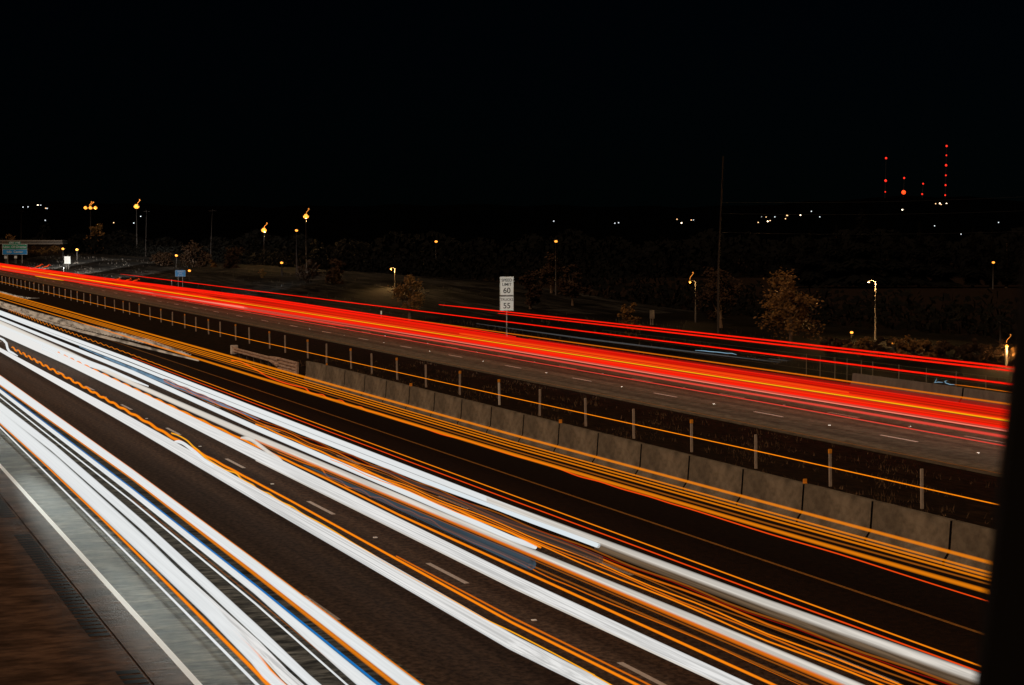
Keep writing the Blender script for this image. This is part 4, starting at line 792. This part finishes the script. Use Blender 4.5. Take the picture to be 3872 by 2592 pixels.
  ('yellow', 0.85, 'rippling yellow line on the upper edge of the grey-striped white band', 'amber trails on the near carriageway', 0, 0, [[13.903, 72.65, 0.0231], [13.976, 72.0, 0.023], [13.985, 70.87, 0.0226], [13.935, 69.65, 0.0222], [13.776, 67.92, 0.0217], [13.68, 66.4, 0.0212], [13.497, 64.64, 0.0206], [13.427, 62.92, 0.02], [13.395, 60.78, 0.0194], [13.512, 60.03, 0.0192], [13.512, 59.41, 0.0191], [13.392, 58.41, 0.0187], [13.385, 57.2, 0.0184], [13.393, 56.78, 0.0182], [13.318, 55.9, 0.0179], [13.346, 55.03, 0.0177], [13.4, 54.72, 0.0176], [13.348, 53.78, 0.0173], [13.324, 52.76, 0.017], [13.327, 51.77, 0.0167], [13.299, 52.73, 0.017], [13.371, 51.85, 0.0168], [13.3, 50.3, 0.0163], [13.318, 48.56, 0.0158], [13.288, 46.89, 0.0153], [13.231, 45.1, 0.0148], [13.208, 43.52, 0.0143], [13.151, 42.16, 0.0139], [13.14, 40.46, 0.0134], [13.131, 38.89, 0.0129], [13.136, 36.99, 0.0124], [13.116, 35.19, 0.0118], [13.19, 33.84, 0.0115], [13.239, 31.75, 0.0109], [13.253, 30.05, 0.0104], [13.24, 29.15, 0.0101], [13.24, 21.15, 0.0101]]),
  ('amber_mid', 0.75, 'dim orange line between the white dashes and the zigzag orange line', 'amber trails on the near carriageway', 0, 0, [[13.854, 43.42, 0.0133], [13.867, 35.58, 0.0166], [14.041, 29.49, 0.0135], [14.041, 21.49, 0.0135]]),
  ('red', 2.8, 'upper red line of the high parallel pair, starting left of the speed limit sign', 'tail light trails on the far carriageway', 0, 0, [[49.988, 144.9, 0.0187], [50.078, 138.71, 0.0375], [50.444, 90.33, 0.0405], [50.26, 66.69, 0.0403], [50.26, 58.69, 0.0403]]),
  ('red', 2.8, 'lower red line of the high parallel pair, starting at the speed limit sign', 'tail light trails on the far carriageway', 0, 0, [[48.755, 127.95, 0.0182], [48.798, 122.91, 0.0365], [48.971, 87.69, 0.0393], [49.057, 65.09, 0.0393], [49.057, 57.09, 0.0393]]),
  ('red', 2.2, 'single red line below the high pair, crossing the dark grass verge', 'tail light trails on the far carriageway', 0, 0, [[48.686, 295.63, 0.0156], [48.686, 271.25, 0.0416], [48.764, 204.39, 0.0365], [49.078, 125.93, 0.0341], [49.197, 88.09, 0.0368], [49.197, 65.26, 0.0394], [49.197, 57.26, 0.0394]]),
  ('amber_mid', 0.2, 'thin orange line along the top of the red stream, over the far barrier', 'tail light trails on the far carriageway', 0, 0, [[56.885, 177.97, 0.0152], [56.803, 158.69, 0.0303], [56.682, 101.48, 0.0332], [56.601, 75.05, 0.0392], [56.601, 67.05, 0.0392]]),
  ('dark_red', 0.2, 'dark red streak just under the orange top line at right', 'tail light trails on the far carriageway', 0, 0, [[55.493, 138.62, 0.0296], [55.223, 113.68, 0.0736], [55.377, 73.42, 0.1033], [55.377, 65.42, 0.1033]]),
  ('red', 0.2, 'red streak forming the upper edge of the stream at left', 'tail light trails on the far carriageway', 0, 0, [[53.618, 583.84, 0.1714], [53.618, 523.84, 0.1714], [54.917, 349.88, 0.1171], [57.503, 241.05, 0.092], [56.28, 160.18, 0.06], [55.493, 141.55, 0.0237]]),
  ('red', 0.2, 'broad red streak second from the top of the stream', 'tail light trails on the far carriageway', 0, 0, [[51.866, 566.77, 0.1657], [51.866, 506.77, 0.1657], [53.8, 342.78, 0.1433], [55.884, 234.27, 0.134], [54.353, 139.46, 0.1158], [53.983, 72.17, 0.115], [53.983, 64.17, 0.115]]),
  ('red_orange', 0.2, 'orange-red streak between the second red streak and the yellow line', 'tail light trails on the far carriageway', 0, 0, [[50.705, 555.46, 0.1349], [50.705, 495.46, 0.1349], [53.983, 226.31, 0.1294], [52.727, 135.29, 0.0786], [52.798, 70.58, 0.0619], [52.798, 62.58, 0.0619]]),
  ('red_glow', 0.2, 'deep red wash filling the stream above the yellow line', 'tail light trails on the far carriageway', 0, 0, [[49.751, 546.16, 0.1588], [49.751, 486.16, 0.1588], [53.08, 222.53, 0.3675], [53.08, 136.19, 0.3109], [52.903, 70.72, 0.2535], [52.903, 62.72, 0.2535]]),
  ('yellow_hot', 0.2, 'bright yellow line through the middle of the red stream', 'tail light trails on the far carriageway', 0, 0, [[49.751, 546.16, 0.1191], [49.751, 486.16, 0.1191], [50.065, 349.95, 0.0799], [50.77, 212.86, 0.0486], [51.13, 131.19, 0.0327], [51.362, 91.94, 0.0355], [51.562, 68.92, 0.0384], [51.562, 60.92, 0.0384]]),
  ('red_orange', 0.2, 'orange-red streak hugging the upper side of the yellow line', 'tail light trails on the far carriageway', 0, 0, [[49.135, 540.15, 0.0784], [49.135, 480.15, 0.0784], [51.697, 216.74, 0.055], [51.798, 132.9, 0.0358], [51.968, 69.46, 0.0249], [51.968, 61.46, 0.0249]]),
  ('orange_glow', 0.2, 'orange-red wash filling the stream below the yellow line', 'tail light trails on the far carriageway', 0, 0, [[47.658, 525.76, 0.1519], [47.658, 465.76, 0.1519], [49.814, 208.86, 0.159], [50.002, 128.3, 0.1649], [50.128, 67.0, 0.1813], [50.128, 59.0, 0.1813]]),
  ('red_orange', 0.2, 'orange-red streak hugging the lower side of the yellow line', 'tail light trails on the far carriageway', 0, 0, [[48.983, 378.71, 0.0365], [50.065, 209.91, 0.0426], [50.544, 129.69, 0.0323], [50.705, 104.37, 0.027]]),
  ('red', 0.2, 'red streak below the yellow line, last before the pale pink lines', 'tail light trails on the far carriageway', 0, 0, [[48.092, 529.99, 0.1278], [48.092, 469.99, 0.1278], [49.196, 206.27, 0.0785], [49.658, 127.41, 0.066], [49.596, 66.28, 0.058], [49.596, 58.28, 0.058]]),
  ('pink', 0.2, 'pale pink line below the red stream', 'tail light trails on the far carriageway', 0, 0, [[47.658, 278.84, 0.0506], [48.238, 202.26, 0.0718], [48.832, 125.29, 0.0519], [48.922, 87.56, 0.0572], [48.983, 65.46, 0.0651], [48.983, 57.46, 0.0651]]),
  ('pink_hot', 0.2, 'whitish pink hairline over the pale pink line', 'tail light trails on the far carriageway', 0, 0, [[48.533, 159.66, 0.0155], [48.622, 124.76, 0.0233], [48.622, 87.03, 0.0233], [48.832, 65.26, 0.0234], [48.832, 57.26, 0.0234]]),
  ('pink_red', 0.2, 'rosy red streak between the pale pink line and the lane dashes', 'tail light trails on the far carriageway', 0, 0, [[46.403, 513.53, 0.0986], [46.403, 453.53, 0.0986], [47.373, 198.64, 0.0554], [47.601, 122.13, 0.0506], [47.458, 84.94, 0.0454], [47.373, 63.3, 0.0554], [47.373, 55.3, 0.0554]]),
  ('red', 0.2, 'narrow red line lowest of the thick reds at the far left', 'tail light trails on the far carriageway', 0, 0, [[45.341, 503.18, 0.0722], [45.341, 443.18, 0.0722], [46.267, 270.72, 0.0491], [46.758, 196.07, 0.0397], [46.952, 162.72, 0.015]]),
  ('pink_red', 0.2, 'thin red line along the upper row of lane dashes', 'tail light trails on the far carriageway', 0, 0, [[45.211, 316.1, 0.0144], [45.786, 178.18, 0.0219], [45.654, 117.14, 0.0194], [45.654, 81.71, 0.0218], [45.341, 60.58, 0.0217], [45.341, 52.58, 0.0217]]),
  ('yellow_hot', 0.2, 'short yellow dash under the red stream near the left edge', 'tail light trails on the far carriageway', 0, 0, [[45.006, 374.84, 0.0287], [45.057, 367.79, 0.0717], [45.315, 346.76, 0.0721], [45.471, 337.36, 0.0241]]),
  ('pink_hot', 0.2, 'short white fleck in the red stream, left of the longer white streak', 'tail light trails on the far carriageway', 0, 0, [[47.402, 274.62, 0.0252], [47.458, 270.96, 0.0605], [47.629, 265.5, 0.0456], [47.715, 261.84, 0.0203]]),
  ('pink_hot', 0.2, 'long white tapering streak in the red stream at left', 'tail light trails on the far carriageway', 0, 1, [[47.601, 249.51, 0.0202], [47.888, 230.19, 0.0763], [48.062, 217.34, 0.1073], [48.179, 208.87, 0.128], [48.209, 206.36, 0.0512]]),
  ('red_orange', 0.6, 'first small red squiggle rising from the stream near the exit sign', 'tail light trails on the far carriageway', 0, 0, [[52.037, 435.08, 0.0312], [55.676, 458.39, 0.0823], [56.964, 464.58, 0.0834], [61.294, 495.12, 0.0891], [59.679, 479.93, 0.0345]]),
  ('red_orange', 0.6, 'second small red squiggle rising from the stream near the exit sign', 'tail light trails on the far carriageway', 0, 0, [[53.18, 430.49, 0.0309], [56.7, 452.17, 0.0813], [57.892, 457.45, 0.0823], [62.068, 485.91, 0.0875], [60.458, 471.24, 0.034]]),
  ('red_orange', 0.6, 'small red squiggle rising from the stream left of the blue sign', 'tail light trails on the far carriageway', 0, 0, [[52.03, 321.77, 0.0234], [53.367, 327.67, 0.0597], [53.433, 326.63, 0.0595], [55.055, 335.4, 0.0612], [54.065, 328.22, 0.0239]]),
  ('red_orange', 0.6, 'middle small red squiggle left of the blue sign', 'tail light trails on the far carriageway', 0, 0, [[52.398, 313.92, 0.0229], [54.129, 321.58, 0.0587], [54.455, 321.85, 0.0588], [56.475, 332.29, 0.0607], [55.463, 325.23, 0.0238]]),
  ('red_orange', 0.6, 'right small red squiggle left of the blue sign', 'tail light trails on the far carriageway', 0, 0, [[52.914, 309.99, 0.0226], [54.858, 318.32, 0.0582], [55.321, 319.11, 0.0584], [57.562, 330.18, 0.0605], [56.531, 323.2, 0.0237]]),
  ('grey_streak', 0.2, 'long grey streak on the verge above the red stream right of the speed sign', 'pale streaks on the far verge', 0, 0, [[60.115, 163.58, 0.0192], [59.663, 136.17, 0.07], [60.344, 115.75, 0.0515], [60.806, 107.23, 0.0195]]),
  ('ice_blue', 0.3, 'icy blue wiggle on the dark verge at right', 'pale streaks on the far verge', 0, 0, [[60.513, 119.01, 0.0113], [60.853, 118.21, 0.0282], [60.863, 117.56, 0.028], [61.0, 116.98, 0.0279], [61.137, 116.41, 0.0278], [61.122, 115.4, 0.0276], [61.368, 115.05, 0.0276], [61.025, 113.69, 0.0109]]),
  ('grey_streak', 0.3, 'grey wiggle on the dark verge right of the icy blue one', 'pale streaks on the far verge', 0, 0, [[61.08, 109.36, 0.0106], [61.066, 108.45, 0.0262], [61.33, 107.89, 0.0262], [61.419, 107.18, 0.026], [61.731, 107.51, 0.0104]]),
  ('ice_blue', 0.5, 'left white squiggle above the far barrier', 'pale streaks on the far verge', 0, 0, [[60.494, 88.83, 0.0089], [59.453, 87.4, 0.022], [58.61, 86.28, 0.0217], [59.071, 86.58, 0.0218], [59.123, 86.24, 0.0087]]),
  ('ice_blue', 0.5, 'right white squiggle above the far barrier', 'pale streaks on the far verge', 0, 0, [[60.139, 87.3, 0.0088], [59.704, 86.9, 0.0219], [59.091, 85.93, 0.0216], [58.716, 84.97, 0.0214], [58.869, 84.76, 0.0086]]),
  ('amber_mid', 0.45, 'thin orange streak above the far barrier at right', 'pale streaks on the far verge', 0, 0, [[59.211, 85.43, 0.0072], [59.311, 84.46, 0.0178], [59.292, 82.95, 0.0176], [59.217, 81.21, 0.0173], [59.104, 79.47, 0.0068], [59.104, 71.47, 0.0068]]),
]
m_squig = glow('squiggle_light', (1.0, .35, .05), .8)
WIDE = {'amber': 1.35, 'amber_soft': 1.05, 'amber_mid': 1.7, 'amber_dim': 1.7, 'yellow': 1.6, 'red_orange': 1.6, 'dark_red': 1.6, 'pink_red': 1.6, 'cream': 1.3, 'taupe': 1.2, 'pink': 1.3, 'red': 1.3, 'white': 1.05, 'striped': 1.02}
def trail(matn, z, label, group, wob, flat, W, idx):
    pts, rads = [], []
    for i in range(len(W)-1):
        (x0, s0, r0), (x1, s1, r1) = W[i], W[i+1]
        span = abs(s1-s0) + abs(x1-x0)
        step = wob[1]/6 if wob and max(s0, s1) > wob[2] else 14
        n = max(1, min(400, int(span/step)))
        for k in range(n):
            t = k/n; pts.append([x0+(x1-x0)*t, s0+(s1-s0)*t]); rads.append(r0+(r1-r0)*t)
    pts.append(list(W[-1][:2])); rads.append(W[-1][2])
    P3 = []
    for x, s in pts:
        dz = 0
        if wob: # the bump of the suspension, dying away towards the camera
            dz = wob[0]*min(1.0, max(0, (s-wob[2])/70))*math.sin(2*math.pi*s/wob[1] + .9*math.sin(s*.21)+idx)
        P3.append((x, s, z+dz))
    if len(P3) == len(W) and not wob and len(W) > 6:   # hand-drawn curves: round them off
        Q, q = [], []
        V = [Vector(p) for p in P3]
        for i in range(len(V)-1):
            a, b, c, d = V[max(i-1, 0)], V[i], V[i+1], V[min(i+2, len(V)-1)]
            for k in range(4):
                t = k/4
                Q.append(.5*((2*b)+(c-a)*t+(2*a-5*b+4*c-d)*t*t+(3*b-a-3*c+d)*t**3)); q.append(rads[i]+(rads[i+1]-rads[i])*t)
        Q.append(V[-1]); q.append(rads[-1]); P3, rads = Q, q
    bm = bmesh.new(); tube(bm, P3, [q*WIDE.get(matn, 1) for q in rads], 16)
    o = obj('light_trail', bm, TM[matn], None, True)
    o.location = (0, 0, 0)
    tag(o, label, 'light trail', group)
for i, (mn, z, lab, g_, wob, fl_, W) in enumerate(TRAILS): trail(mn, z, lab, g_, wob, fl_, W, i)
for lab, pts, r in SQUIGGLES:
    V = [Vector(p) for p in pts]; Q = []
    for i in range(len(V)-1):
        a, b, c, d = V[max(i-1, 0)], V[i], V[i+1], V[min(i+2, len(V)-1)]
        for k in range(4):
            t = k/4; Q.append(.5*((2*b)+(c-a)*t+(2*a-5*b+4*c-d)*t*t+(3*b-a-3*c+d)*t**3))
    Q.append(V[-1]); bm = bmesh.new(); tube(bm, Q, r, 8)
    tag(obj('light_trail', bm, m_squig, None, True), lab, 'light trail', 'squiggles above the lamps')
